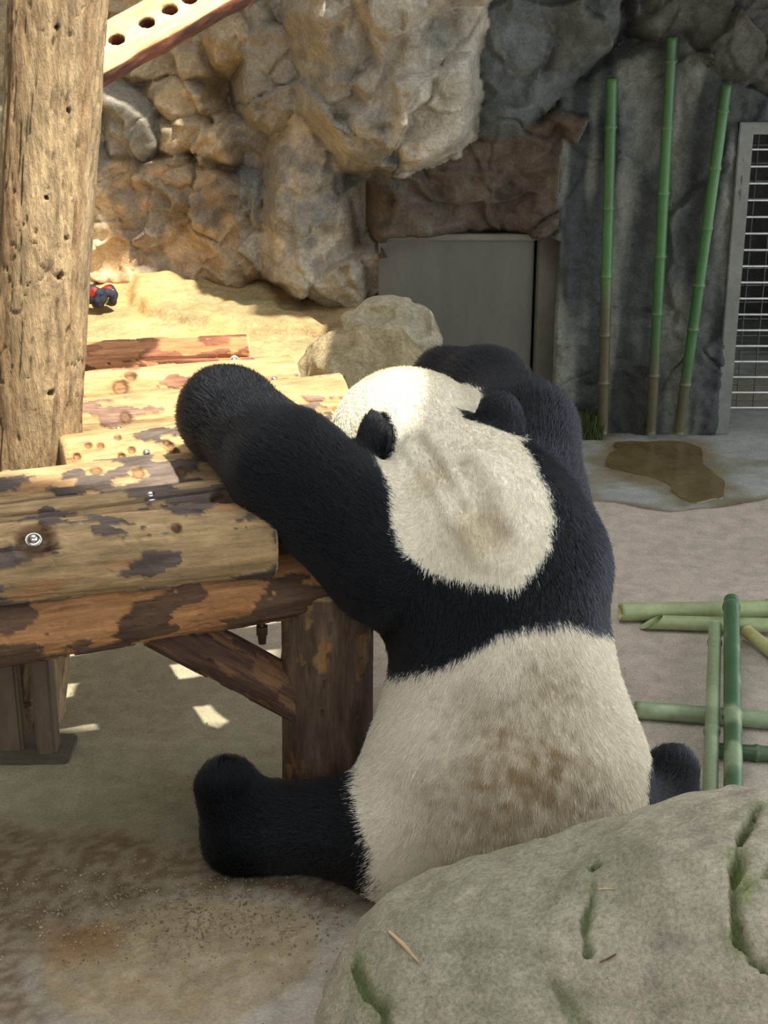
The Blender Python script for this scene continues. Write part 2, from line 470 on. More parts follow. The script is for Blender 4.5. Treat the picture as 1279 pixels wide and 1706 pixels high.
# ------------------------------------------------------------------ floor
def build_floor():
    ys = np.concatenate([np.linspace(-.6, 1.6, 12), np.arange(1.63, 3.6, .016), np.arange(3.6, 5.0, .03), np.arange(5.0, 6.0, .011), np.arange(6.0, 7.75, .03), np.linspace(7.8, 9.3, 8)])
    xs = np.concatenate([np.linspace(-4.2, -1.7, 10), np.arange(-1.68, 2.2, .018), np.linspace(2.22, 4.2, 8)])
    X, Y = np.meshgrid(xs, ys, indexing='ij')
    Z = .006 * fbm(X * 1.6, Y * 1.6, 0, 3, 71) + .0016 * fbm(X * 30, Y * 30, 0, 2, 72)
    # the back strip lies a little lower, its near edge a wavering kerb line
    edge = np.array([at_z(px, py, 0) for px, py in [(700, 822), (960, 832), (1040, 838), (1110, 848), (1180, 846), (1279, 828), (1500, 810)]])
    ey = np.interp(X, edge[:, 0], edge[:, 1]) + .02 * vnoise(X * 9, 0, 0, 73)
    t = Y - ey
    Z = Z - .03 * sstep(0, .05, t) - .012 * np.exp(-((t - .02) / .03) ** 2)
    base = lin(172, 162, 148)
    col = np.zeros(X.shape + (3,)); col[:] = base
    col *= (1 + .12 * fbm(X * 1.3, Y * 1.3, 0, 4, 74))[..., None]
    col = mix(col, lin(166, 168, 162) * .9, sstep(.02, .1, t))
    mud = sstep(.30, .62, fbm(X * 1.7 + 3, Y * 3.6, 0, 4, 75) + .2) * sstep(0, .1, t)
    col = mix(col, lin(120, 100, 66), mud * .5)
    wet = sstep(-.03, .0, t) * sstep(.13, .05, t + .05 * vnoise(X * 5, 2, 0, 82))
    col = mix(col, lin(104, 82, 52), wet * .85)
    col = mix(col, lin(84, 66, 42), np.exp(-((t - .005) / .02) ** 2) * .8)  # darker groove line: gutter mud, partly its shadow put into the colour
    ring = poly_sdf(X + .05 * fbm(X * 6, Y * 6, 0, 3, 83), Y + .12 * fbm(X * 5, Y * 5, 4, 3, 84), [at_z(*p, -.022)[:2] for p in ((1022, 738), (1090, 735), (1165, 742), (1174, 776), (1210, 808), (1190, 834), (1150, 838), (1116, 808), (1060, 790), (1004, 768))])
    col = mix(col, lin(116, 100, 66), sstep(.13, .0, ring) * .75)
    col = mix(col, lin(118, 122, 100), .4 * sstep(.0, .6, fbm(X * 2.2, Y * 4, 3, 4, 85)) * sstep(0, .1, t))
    # greener, darker ground under the bench and loose earth in front of it
    bench_ground = sstep(.9, -.2, ((X + .80) / .95) ** 2 + ((Y - 3.42) / .68) ** 2 - 1 + .5 * fbm(X * 3, Y * 3, 0, 3, 76))
    col = mix(col, lin(134, 132, 98), bench_ground * .55)
    earth = sstep(.7, -.3, ((X + .62) / .62) ** 2 + ((Y - 2.86) / .30) ** 2 - 1 + .7 * fbm(X * 4, Y * 4, 0, 4, 77))
    grit = .7 + .3 * np.sign(vnoise(X * 60, Y * 60, 0, 78))
    col = mix(col, lin(122, 100, 74) * .8, earth * .85 * grit)
    # pale dried patch with a lighter rim
    c = at_z(285, 1605, 0)
    rr = np.sqrt(((X - c[0]) / .33) ** 2 + ((Y - c[1]) / .24) ** 2) + .20 * fbm(X * 5, Y * 5, 0, 4, 79)
    col = mix(col, lin(174, 156, 122), sstep(1.02, .86, rr) * .6)
    col = mix(col, lin(186, 186, 172), np.exp(-((rr - 1.02) / .08) ** 2) * .28)
    brownc = sstep(.8, .2, np.sqrt(((X - c[0] + .22) / .22) ** 2 + ((Y - c[1] - .1) / .16) ** 2) + .4 * fbm(X * 6, Y * 6, 0, 3, 80))
    col = mix(col, lin(132, 92, 48), brownc * .7)
    speck = sstep(.72, .8, vnoise(X * 41, Y * 41, 3, 81))
    col *= (1 - .12 * speck * (Y < 5))[..., None]
    V = np.stack([X, Y, Z], -1).reshape(-1, 3)
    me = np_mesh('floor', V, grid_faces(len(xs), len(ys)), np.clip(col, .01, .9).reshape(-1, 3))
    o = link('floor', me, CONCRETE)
    tag(o, 'rough stained concrete floor of the enclosure', kind='structure')
build_floor()

# ------------------------------------------------------------------ sunlit stone ledge under the tan rock face
def build_ledge():
    xs = np.arange(-2.6, .42, .012); ys = np.arange(4.95, 7.5, .012)
    X, Y = np.meshgrid(xs, ys, indexing='ij')
    w = fbm(X * 2, Y * 2, 0, 3, 91)
    Z = .33 + .135 * (Y - 5.5) + .03 * w
    # flagstone-like rounded plates
    px = X + .10 * fbm(X * 3, Y * 3, 1, 3, 92); py = (Y + .10 * fbm(X * 3, Y * 3, 5, 3, 93)) * 1.7 + .5 * X
    cells = rng.uniform([-2.8, 4.6 * 1.7 - 1], [.6, 7.6 * 1.7 + .4], (46, 2))
    d = np.sort(np.stack([np.hypot(px - a, (py - b)) for a, b in cells], 0), 0)
    idn = np.argmin(np.stack([np.hypot(px - a, (py - b)) for a, b in cells], 0), 0)
    gap = d[1] - d[0]
    hgt = rng.uniform(-.02, .035, 46)[idn]
    Z = Z + (hgt + .02) * sstep(0, .14, gap) + .006 * fbm(X * 16, Y * 16, 0, 3, 94)
    Z = np.where(Y < 5.25, Z * sstep(4.95, 5.25, Y) - .05 * (1 - sstep(4.95, 5.25, Y)), Z)
    Z = np.where(X > .1, Z * sstep(.42, .1, X) - .05 * (1 - sstep(.42, .1, X)), Z)
    shade = rng.uniform(.85, 1.12, 46)[idn]
    col = np.zeros(X.shape + (3,)); col[:] = lin(172, 150, 108)
    col *= (shade * (1 + .2 * fbm(X * 3, Y * 5, 0, 4, 95)))[..., None]
    col = mix(col, lin(204, 160, 100), .5 * sstep(.25, .7, fbm(X * 2.6, Y * 3.6, 7, 3, 96) + .15))
    col = mix(col, lin(140, 136, 100), .6 * sstep(.2, .7, fbm(X * 3.3, Y * 4.2, 9, 3, 97)))
    me = np_mesh('stone_ledge', np.stack([X, Y, Z], -1).reshape(-1, 3), grid_faces(len(xs), len(ys)), np.clip(col, .01, .9).reshape(-1, 3))
    o = link('floor_ledge', me, ROCK)
    tag(o, 'raised ledge of yellowish flat stones at the foot of the rock wall', kind='structure')
build_ledge()

# ------------------------------------------------------------------ unseen roof, opening cut to shape the sun patch, boards over the wall
def build_roof():
    ROOFM = pmat('roof_boards', lin(120, 112, 100), 0.8)
    root = empty('ceiling', (0, 0, 4.3))
    tag(root, 'unseen plank roof, its opening cut to shape the sun patch on the log bench', kind='structure')
    def slab(name, lo, hi):
        link(name, box_mesh(name, lo, hi, .01), ROOFM, root)
    slab('roof_panel', (-4.2, -.6, 4.25), (4.2, ROOF_Y, 4.35))
    slab('roof_panel', (ROOF_X, ROOF_Y, 4.25), (4.2, 7.6, 4.35))
    slab('roof_panel', (.95, 5.0, 4.25), (ROOF_X, 5.60, 4.35))  # extra unseen panel added to shade the rock overhang
    # boards with gaps above the rock wall: the light falls through in streaks
    y = 5.62
    for i, (wdt, gap) in enumerate([(.22, .05), (.26, .06), (.30, .05), (.30, .06), (.34, .0)]):
        V, F = None, None
        me = box_mesh('roof_board', (-4.2, y, 4.25), (ROOF_X, y + wdt, 4.30), .005)
        link('roof_board', me, ROOFM, root)
        y += wdt + gap
def build_shade_canopy():  # out-of-view canopy, added only to shade the wall below it
    """unseen canopy added above the gate and hatch to keep that corner in shade"""
    xs = np.linspace(.56, 4.2, 90); ys = np.linspace(4.75, 6.75, 60)
    X, Y = np.meshgrid(xs, ys, indexing='ij')
    Z = 2.03 + .10 * np.abs(fbm(X * 2.2, Y * 2.2, 0, 4, 701)) + .05 * sstep(5.2, 4.75, Y)
    n = len(xs) * len(ys)
    V = np.concatenate([np.stack([X, Y, Z], -1).reshape(-1, 3), np.stack([X, Y, Z * 0 + 2.5], -1).reshape(-1, 3)])
    G = grid_faces(len(xs), len(ys))
    idx = np.arange(n).reshape(len(xs), len(ys))
    loop = np.concatenate([idx[:, 0], idx[-1, 1:], idx[-2::-1, -1], idx[0, -2:0:-1]]); nx = np.roll(loop, -1)
    F = np.concatenate([G[:, ::-1], G + n, np.stack([loop, nx, nx + n, loop + n], 1)])
    col = lin(96, 95, 90) * (1 + .25 * fbm(V[:, 0] * 3, V[:, 1] * 3, V[:, 2] * 3, 3, 702))[:, None]
    link('added_shade_canopy', np_mesh('added_shade_canopy', V, F, np.clip(col, .01, .9)), ROCK, bpy.data.objects['wall_back'])
build_shade_canopy()
ROOF_X, ROOF_Y = 1.41, 1.93
build_roof()

# ------------------------------------------------------------------ walls added out of view to block side and front light
LW = link('blocker_wall_left', box_mesh('blocker_wall_left', (-2.65, -.6, -.05), (-2.45, 7.6, 4.25), .01), pmat('blocker_wall', lin(120, 114, 100), .9))
tag(LW, 'unseen side wall added to block light from the left', kind='structure')
FW = link('blocker_wall_front', box_mesh('blocker_wall_front', (-2.65, .22, -.05), (4.2, .36, 1.1), .01), bpy.data.materials['blocker_wall'])  # unseen low wall, added to darken the floor under the bench
tag(FW, 'unseen low wall added to block light from the viewing side', kind='structure')
FL = link('blocker_wall_upper', box_mesh('blocker_wall_upper', (-2.65, .22, 2.65), (4.2, .36, 4.25), .01), bpy.data.materials['blocker_wall'], FW)  # unseen upper wall, added to cut high light from the front

# ------------------------------------------------------------------ animal hatch (sliding slab) and its jamb
def build_hatch():
    HM = pmat('hatch_grey', lin(98, 95, 88), 0.65, scale=10, amp=.12, stretch=(1, 1, .3))
    root = empty('door_1', ((HX0 + HX1) / 2, 6.7, 0)); tag(root, 'plain grey sliding hatch set under dark rock', kind='structure')
    xr = at_y(884, 560, 6.62)[0]
    link('door_panel', box_mesh('door_panel', (HX0 - .06, 6.60, -.04), (xr, 6.66, HZ - .012), .004), HM, root)
    link('jamb', box_mesh('jamb', (xr + .012, 6.56, -.04), (HX1 + .03, 6.72, HZ + .02), .006), pmat('jamb_timber', lin(86, 80, 70), .8), root)
    link('guide_rail', box_mesh('guide_rail', (HX0 - .06, 6.585, HZ - .02), (HX1, 6.64, HZ + .008), .003), pmat('rail_grey', lin(112, 108, 98), .6), root)
build_hatch()

# ------------------------------------------------------------------ barred gate
def build_gate():
    FR = pmat('gate_frame_grey', lin(118, 120, 114), 0.6, .2)
    BAR = pmat('gate_bar_steel', lin(176, 178, 174), 0.4, .7)
    MESH = pmat('gate_mesh_steel', lin(84, 88, 84), 0.7, .2)
    root = empty('door_2', (GX0 + .4, 6.5, 0)); tag(root, 'grey barred steel gate beside the bamboo poles', kind='structure')
    y0 = 6.46
    x0 = GX0 - .03
    fw = .062
    link('frame_post', box_mesh('frame_post', (x0, y0, -.03), (x0 + fw, y0 + .05, GZ), .004), FR, root)
    link('frame_post', box_mesh('frame_post', (x0 + 1.1, y0, -.03), (x0 + 1.1 + fw, y0 + .05, GZ), .004), FR, root)
    link('frame_rail', box_mesh('frame_rail', (x0, y0 - .002, GZ - .045), (x0 + 1.1 + fw, y0 + .052, GZ + .005), .004), FR, root)
    bar = None
    n = 17
    zt, zb = at_y(1260, 250, y0)[2], at_y(1260, 682, y0)[2]
    V, F = tube([(0, 0, 0), (1.1, 0, 0)], .0052, 8)
    me = poly_mesh('bar', V, F); me.materials.append(BAR)
    for i in range(n):
        o = link('bar', me, None, root)
        o.location = (x0 + fw * .5, y0 + .025, zt + (zb - zt) * i / (n - 1))
    V, F = tube([(0, 0, 0), (0, 0, GZ)], .003, 6)
    mv = poly_mesh('mesh_wire', V, F); mv.materials.append(MESH)
    V, F = tube([(0, 0, 0), (1.1, 0, 0)], .003, 6)
    mh = poly_mesh('mesh_wire', V, F); mh.materials.append(MESH)
    for i in range(14):
        o = link('mesh_wire', mv, None, root); o.location = (x0 + .08 + i * .078, y0 + .30, 0)
    for i in range(16):
        o = link('mesh_wire', mh, None, root); o.location = (x0 + .03, y0 + .305, .04 + i * .078)
build_gate()
# ================================================================== log bench
def proj(p):
    v = np.asarray(p, float) - np.array([0, 0, CAM_H])
    zc = v[1] * CP - v[2] * SP
    return 639.5 + v[0] / zc * FPX, 853 - (v[1] * SP + v[2] * CP) / zc * FPX, zc

def axis_point(px, py_top, r, z):          # axis of a lying log whose upper edge shows at py_top
    off = 0
    for _ in range(6):
        p = at_z(px, py_top + off, z)
        off = r * FPX / proj(p)[2]
    return p

WOOD_TAN = lin(186, 154, 110); BARK = lin(102, 90, 82); REDB = lin(150, 92, 62); OLDW = lin(168, 140, 102)

def log_mesh(name, L, r, seed, bark=.5, knots=(), base=WOOD_TAN, barkc=BARK, taper=0.0, step=.004, nv=110, crackle=0.0, ends=True, wobble=.05):
    nu = max(12, int(L / step))
    u = np.linspace(0, L, nu)
    a = np.arange(nv) / nv * 2 * math.pi
    U, A = np.meshgrid(u, a, indexing='ij')
    cy, cz = np.cos(A), np.sin(A)
    s = seed * 7.31
    n1 = fbm(U * 9.5 + s, cy * 1.9, cz * 1.9, 5, seed)
    n2 = fbm(U * 11 + s, cy * 2.4, cz * 2.4, 3, seed + 50)
    bm_ = sstep(.0, .05, n1 + .25 * n2 + (bark - .5) * 1.6 - .12)       # islands of bark left on the wood
    grain = vnoise(U * 5 + s, cy * 9, cz * 9, seed + 9)
    R = r * (1 - taper * U / L) * (1 + wobble * vnoise(U * 2.2 + s, cy * .8, cz * .8, seed + 3))
    flake = ridge(U * 16 + s, cy * 3.5, cz * 3.5, 2, seed + 20)
    R = R + .0045 * bm_ + .0016 * grain - .006 * crackle * sstep(.16, .0, flake)
    col = np.zeros(U.shape + (3,)); col[:] = base
    col *= (1 + .18 * grain + .16 * fbm(U * 2 + s, cy * 2, cz * 2, 3, seed + 5))[..., None]
    col = mix(col, lin(176, 120, 74), .45 * sstep(.2, .7, fbm(U * 3 + s, cy * 1.5, cz * 1.5, 3, seed + 7)))
    bcol = np.asarray(barkc) * (1 + .35 * fbm(U * 9 + s, cy * 4, cz * 4, 3, seed + 8))[..., None]
    col = col * (1 - bm_[..., None]) + bcol * bm_[..., None]
    # long drying cracks
    for k in range(3):
        a0 = hash3(np.array(seed), np.array(k), np.array(1)) * 6.28
        ac = a0 + .25 * vnoise(u * 2 + s, k, 0, seed + 30)
        w = np.maximum(.0, .006 * (vnoise(u * 1.7 + s + k * 5, k, 3, seed + 31) + .1)) / r
        da = np.abs((A - ac[:, None] + math.pi) % (2 * math.pi) - math.pi)
        m = sstep(1.0, .2, da / np.maximum(w[:, None], 1e-4)) * (w[:, None] > .004)
        R = R - .012 * m
    for (ku, ka, kr, dep) in knots:
        da = ((A - ka + math.pi) % (2 * math.pi) - math.pi) * r
        q = np.hypot(U - ku, da) / kr
        R = R - dep * sstep(.9, .45, q) + .35 * abs(dep) * np.exp(-((q - 1.15) / .25) ** 2)
        col = mix(col, lin(92, 62, 40), .8 * np.exp(-((q - .75) / .28) ** 2))
        col = mix(col, lin(120, 92, 62), sstep(.6, .3, q) * .7)
    V = np.stack([U, R * cy, R * cz], -1).reshape(-1, 3)
    C = col.reshape(-1, 3)
    F = grid_faces(nu, nv, True)[:, ::-1][:, ::-1]
    if ends:                                # chamfered saw-cut ends with rings
        for e, sgn in ((0, -1), (nu - 1, 1)):
            prev = e * nv + np.arange(nv)
            ring_r = R[e].mean()
            for q, dx in ((.94, .007), (.7, .009), (.4, .009), (.08, .009)):
                b0 = len(V)
                ring = np.stack([np.full(nv, u[e] + sgn * dx), R[e] * q * np.cos(a), R[e] * q * np.sin(a)], -1)
                V = np.concatenate([V, ring]); C = np.concatenate([C, np.tile(lin(214, 184, 134) * (1.0 if q > .5 else .82), (nv, 1))])
                nxt = b0 + np.arange(nv)
                f = np.stack([prev, np.roll(prev, -1), np.roll(nxt, -1), nxt], 1)
                F = np.concatenate([F, f if sgn < 0 else f[:, ::-1]]); prev = nxt
            b0 = len(V)
            V = np.concatenate([V, [[u[e] + sgn * .009, 0, 0]]]); C = np.concatenate([C, [lin(170, 130, 84)]])
            f = np.stack([prev, np.roll(prev, -1), np.full(nv, b0), np.full(nv, b0)], 1)
            tri = f if sgn < 0 else f[:, [1, 0, 2, 3]]
            F = np.concatenate([F, tri])
    # degenerate last ring quads -> build via tris for safety
    q4 = F[F[:, 2] != F[:, 3]]; t3 = F[F[:, 2] == F[:, 3]][:, :3]
    T = np.concatenate([q4[:, [0, 1, 2]], q4[:, [0, 2, 3]], t3]) if len(t3) else q4
    return np_mesh(name, V, T, np.clip(C, .005, .95))

def place_between(o, p0, p1):
    p0 = Vector(p0); p1 = Vector(p1)
    x = (p1 - p0).normalized()
    z = Vector((0, 0, 1)); z = (z - x * z.dot(x))
    if z.length < 1e-3: z = Vector((0, 1, 0))
    z.normalize(); y = z.cross(x)
    o.rotation_mode = 'QUATERNION'
    o.location = p0
    o.rotation_quaternion = Matrix((x, y, z)).transposed().to_quaternion()

def dome(name, r, h, n=14, m=5):
    V = [(0, 0, h)]; F = []
    for i in range(1, m + 1):
        t = i / m * math.pi / 2
        for j in range(n):
            a = j / n * 2 * math.pi
            V.append((r * math.sin(t) * math.cos(a), r * math.sin(t) * math.sin(a), h * math.cos(t)))
    for j in range(n):
        F.append((0, 1 + j, 1 + (j + 1) % n))
        for i in range(m - 1):
            F.append((1 + i * n + j, 1 + (i + 1) * n + j, 1 + (i + 1) * n + (j + 1) % n, 1 + i * n + (j + 1) % n))
    b = len(V)
    V += [(r * 1.5 * math.cos(j / n * 2 * math.pi), r * 1.5 * math.sin(j / n * 2 * math.pi), -.001) for j in range(n)]
    for j in range(n):
        F.append((1 + (m - 1) * n + j, b + j, b + (j + 1) % n, 1 + (m - 1) * n + (j + 1) % n))
    me = bpy.data.meshes.new(name); me.from_pydata(V, [], F)
    me.polygons.foreach_set('use_smooth', np.full(len(me.polygons), True)); me.update()
    me.materials.append(STEEL)
    return me
DOME = dome('bolt_head', .0115, .011)

TOPZ = .852
# left photo point of the top edge, right one, radius, start px, end px, bark, seed
ROWS = [  # logs run on unseen to the left to shade the floor below
    ((0, 872), (345, 840), .088, -620, 446, .50, 3),
    ((100, 830), (360, 800), .076, -560, 404, .60, 4),
    ((100, 778), (328, 753), .080, -520, 842, .46, 5),
    ((115, 722), (565, 672), .080, 108, 826, .44, 6),
    ((130, 665), (540, 626), .086, -420, 566, .36, 7),
    ((130, 621), (480, 592), .080, -380, 486, .34, 8),
    ((135, 572), (410, 560), .076, -340, 411, .46, 9),
]
def build_bench():
    root = empty('log_bench', (-.5, 3.6, 0))
    tag(root, 'low climbing bench of barked pine logs bolted on a timber frame', 'bench')
    logs = []
    for k, (pl, pr, r, xs, xe, bark, seed) in enumerate(ROWS):
        z = TOPZ - r
        a, b = axis_point(*pl, r, z), axis_point(*pr, r, z)
        d = (b - a) / (b[0] - a[0])
        def at_px(px, a=a, d=d):            # walk along the axis until it shows at px
            lo, hi = -3.0, 2.0
            for _ in range(40):
                mid = (lo + hi) / 2
                if proj(a + d * (mid - a[0]))[0] < px: lo = mid
                else: hi = mid
            return a + d * (lo - a[0])
        p0, p1 = at_px(xs), at_px(xe)
        L = float(np.linalg.norm(p1 - p0))
        kn = []
        r_ = random.Random(seed)
        if k == 3:
            for i in range(46): kn.append((r_.uniform(.02, L), r_.uniform(.5, 2.6) + math.pi, .011, .007))
        if k == 2:
            for i in range(9): kn.append((r_.uniform(.3, L * .8), r_.uniform(.3, 1.9) + math.pi, .016, .003))
        if k == 5: kn += [(np.linalg.norm(at_px(196) - p0), 2.55 + math.pi * 0, .026, .006), (np.linalg.norm(at_px(216) - p0), 2.1, .02, .012)]
        if k == 4: kn += [(np.linalg.norm(at_px(202) - p0), 2.6, .018, .003)]
        if k == 1: kn += [(np.linalg.norm(at_px(358) - p0), 2.5, .026, .014)]
        if k == 0: kn += [(np.linalg.norm(at_px(60) - p0), 2.25, .045, .018), (np.linalg.norm(at_px(290) - p0), 2.3, .012, .014)]
        # angles: log local +Y points away from the viewer, +Z up; the side seen lies between pi/2 (up) and pi (front)
        kn = [(ku, (ka if ka < math.pi * 1.0 or k not in (2, 3) else math.pi / 2 + (ka - math.pi) * .55), kr, dp) for ku, ka, kr, dp in kn]
        base = [OLDW * 1.05, OLDW, OLDW * 1.1, WOOD_TAN, WOOD_TAN, WOOD_TAN * 1.05, lin(190, 134, 92)][k]
        bk = [BARK, BARK, BARK, BARK, lin(140, 112, 96), lin(150, 108, 84), lin(138, 90, 66)][k]
        me = log_mesh('log', L, r, seed, bark, kn, base, bk, crackle=.5 if k == 0 else 0.0)
        o = link('log', me, WOOD, root)
        place_between(o, p0, p1)
        logs.append((o, p0, p1, r, at_px))
    def bolt(k, px, ang):
        o, p0, p1, r, at_px = logs[k]
        c = at_px(px)
        x = (p1 - p0) / np.linalg.norm(p1 - p0)
        up = np.array([0, 0, 1.0]); yv = np.cross(up, x)
        n = math.cos(ang) * yv + math.sin(ang) * up
        b = bpy.data.objects.new('bolt', DOME); COL.objects.link(b)
        b.parent = o
        b.matrix_parent_inverse = (Matrix.Translation(o.location) @ o.rotation_quaternion.to_matrix().to_4x4()).inverted()
        b.rotation_mode = 'QUATERNION'
        b.location = Vector(c + n * (r * .97))
        b.rotation_quaternion = Vector(n).to_track_quat('Z', 'Y')
    for k, px, ang in ((6, 387, 2.9), (5, 447, 2.75), (4, 515, 2.85), (4, 188, 2.95), (3, 234, 2.75), (0, 58, 2.2), (1, 250, 1.9)):
        bolt(k, px, ang)
    # the frame below
    z = TOPZ - .176 - .078 + .01
    b0, b1 = at_z(-560, 1132, z), at_z(588, 954, z)
    bl = link('front_beam', log_mesh('front_beam', float(np.linalg.norm(b1 - b0)), .082, 21, .62, [], lin(170, 124, 82), lin(96, 74, 58), crackle=1.0, wobble=.07), WOOD, root)
    place_between(bl, b0, b1)
    d = (b1 - b0) / np.linalg.norm(b1 - b0); back = np.array([-d[1], d[0], 0])
    for i, (px, off, end) in enumerate(((190, .06, 1.72), (520, .06, 1.62))):     # cross bearers under the logs
        t = at_z(px, 1030, z + .02)
        c0 = b0 + d * ((t - b0) @ d) + back * off + np.array([0, 0, .02]); c1 = c0 + back * end
        c = link('cross_beam', log_mesh('cross_beam', float(np.linalg.norm(c1 - c0)), .075, 25 + i, .7, [], OLDW, BARK, step=.01, nv=48), WOOD, root)
        place_between(c, c0, c1)
    pf = at_z(543, 1330, 0); pf[2] = -.02
    pt = np.array([pf[0] + .010, pf[1] + .0, z - .02])
    post = link('post', log_mesh('post', float(np.linalg.norm(pt - pf)), .108, 31, .8, [], lin(134, 106, 74), lin(98, 80, 64), wobble=.03), WOOD, root)
    place_between(post, pf, pt)
    q0 = at_y(262, 1036, 3.24); q1 = pf + np.array([-.02, -.02, .29])
    br = link('brace', log_mesh('brace', float(np.linalg.norm(q1 - q0)), .058, 33, .75, [], lin(130, 96, 70), lin(98, 74, 60), nv=72), WOOD, root)
    place_between(br, q0, q1)
    f = at_z(78, 1268, 0)
    for (dx, w, dep, m) in ((.0, .05, .07, lin(110, 96, 78)), (-.13, .13, .07, lin(110, 96, 78))):
        link('rear_post', box_mesh('rear_post', (f[0] + dx - w / 2, f[1] + (.02 if dx else 0), -.02), (f[0] + dx + w / 2, f[1] + dep, z - .03), .008), pmat('post_timber', m, .85, scale=24, amp=.25, stretch=(1, 1, .2)), root)
    f2 = at_z(560, 1100, 0)
    link('foot_block', box_mesh('foot_block', (f[0] - .3, f[1] - .02, -.02), (f[0] + .06, f[1] + .12, .02), .006), pmat('foot_board', lin(96, 88, 74), .9), root)
    # threaded end with a nut hanging below the beam
    h = at_y(436, 1040, float(b0[1] + (-.26 - b0[0]) * d[1] / d[0]) + .01)
    V, F = tube([(h[0], h[1], z - .02), (h[0], h[1], h[2] - .03)], .007, 10)
    RUSTY = pmat('rusty_bolt', lin(88, 66, 52), .6, .6)
    s = link('bolt_shaft', poly_mesh('bolt_shaft', V, F), RUSTY, root)
    V, F = tube([(h[0], h[1], h[2] - .004), (h[0], h[1], h[2] - .026), (h[0], h[1], h[2] - .027), (h[0], h[1], h[2] - .05)], [.015, .015, .012, .010], 6)
    link('nut', poly_mesh('nut', V, F, False), RUSTY, root)
    return logs
LOGS = build_bench()

# ================================================================== upright trunk and the split log
def build_trunk():
    p0 = at_y(52, 790, 3.74); p1 = at_y(104, -120, 3.74)
    dz = (p1 - p0) / (p1[2] - p0[2])
    base = p0 + dz * (-.03 - p0[2]); top = p1
    L = float(np.linalg.norm(top - base))
    nu, nv = int(L / .006), 170
    u = np.linspace(0, L, nu); a = np.arange(nv) / nv * 2 * math.pi
    U, A = np.meshgrid(u, a, indexing='ij')
    c, s = np.cos(A), np.sin(A)
    R = .120 + .012 * sstep(1.4, .0, U) - .004 * U + .006 * vnoise(U * 1.6, c, s, 3)
    chk = ridge(U * 5 + .3 * vnoise(U * 20, c * 4, s * 4, 4), c * 9, s * 9, 2, 101)
    vert = sstep(.13, .0, chk)
    hor = sstep(.07, .0, np.abs(vnoise(U * 22, c * 4, s * 4, 103))) * sstep(.1, .5, vnoise(U * 3, c * 2, s * 2, 104))
    side = sstep(.2, .9, c * -.6 - s * .0 + .3 * vnoise(U * 2, c, s, 105))
    R = R - .011 * vert - .007 * hor + .003 * fbm(U * 14, c * 8, s * 8, 3, 106)
    col = np.zeros(U.shape + (3,)); col[:] = lin(176, 152, 116)
    col *= (1 + .2 * fbm(U * 2, c * 2.5, s * 2.5, 4, 107))[..., None]
    col = mix(col, lin(150, 116, 82), .55 * sstep(.05, .6, fbm(U * 1.2, c * 3.5, s * 3.5, 4, 108)))
    # one deep crack and drilled worm holes on the viewer's side (angle around the trunk, height)
    ac = 3.75 + .14 * vnoise(u * 1.3, 0, 0, 109)
    da = np.abs((A - ac[:, None] + math.pi) % (2 * math.pi) - math.pi)
    m = sstep(.06, .0, da) * sstep(.5, .8, U) * sstep(2.0, 1.7, U)
    R = R - .022 * m
    z0 = base[2]
    for (px, py, rr) in ((100, 463, .0085), (84, 657, .008), (94, 46, .006), (112, 400, .004), (78, 330, .004), (116, 186, .005)):
        q = at_y(px, py, 3.625)
        cu = q[2] - z0; ctr = base + dz * cu
        an = math.atan2(q[1] - ctr[1], np.clip(q[0] - ctr[0], -.11, .11)); an = math.atan2(-math.sqrt(max(1e-4, .12 ** 2 - (q[0] - ctr[0]) ** 2)), q[0] - ctr[0])
        dd = np.hypot(U - cu * L / (top[2] - base[2]), ((A - an + math.pi) % (2 * math.pi) - math.pi) * .12) / rr
        R = R - .05 * sstep(1.1, .8, dd)
    for (cu, an) in ():   # healed branch scars
        dd = np.hypot(U - cu, ((A - an + math.pi) % (2 * math.pi) - math.pi) * .14) / .05
        R = R + .008 * np.exp(-((dd - 1) / .3) ** 2) - .006 * sstep(.8, .2, dd)
        col = mix(col, lin(140, 96, 58), .5 * np.exp(-((dd - .8) / .35) ** 2))
    ax = (top - base) / L
    P = base + U[..., None] * ax + np.stack([R * c, R * s, 0 * R], -1)
    me = np_mesh('tree_trunk', P.reshape(-1, 3), grid_faces(nu, nv, True), np.clip(col, .005, .95).reshape(-1, 3))
    o = link('trunk_post', me, TRUNK)
    tag(o, 'tall weathered upright trunk with cracked bare wood rising behind the log bench', 'post')
build_trunk()

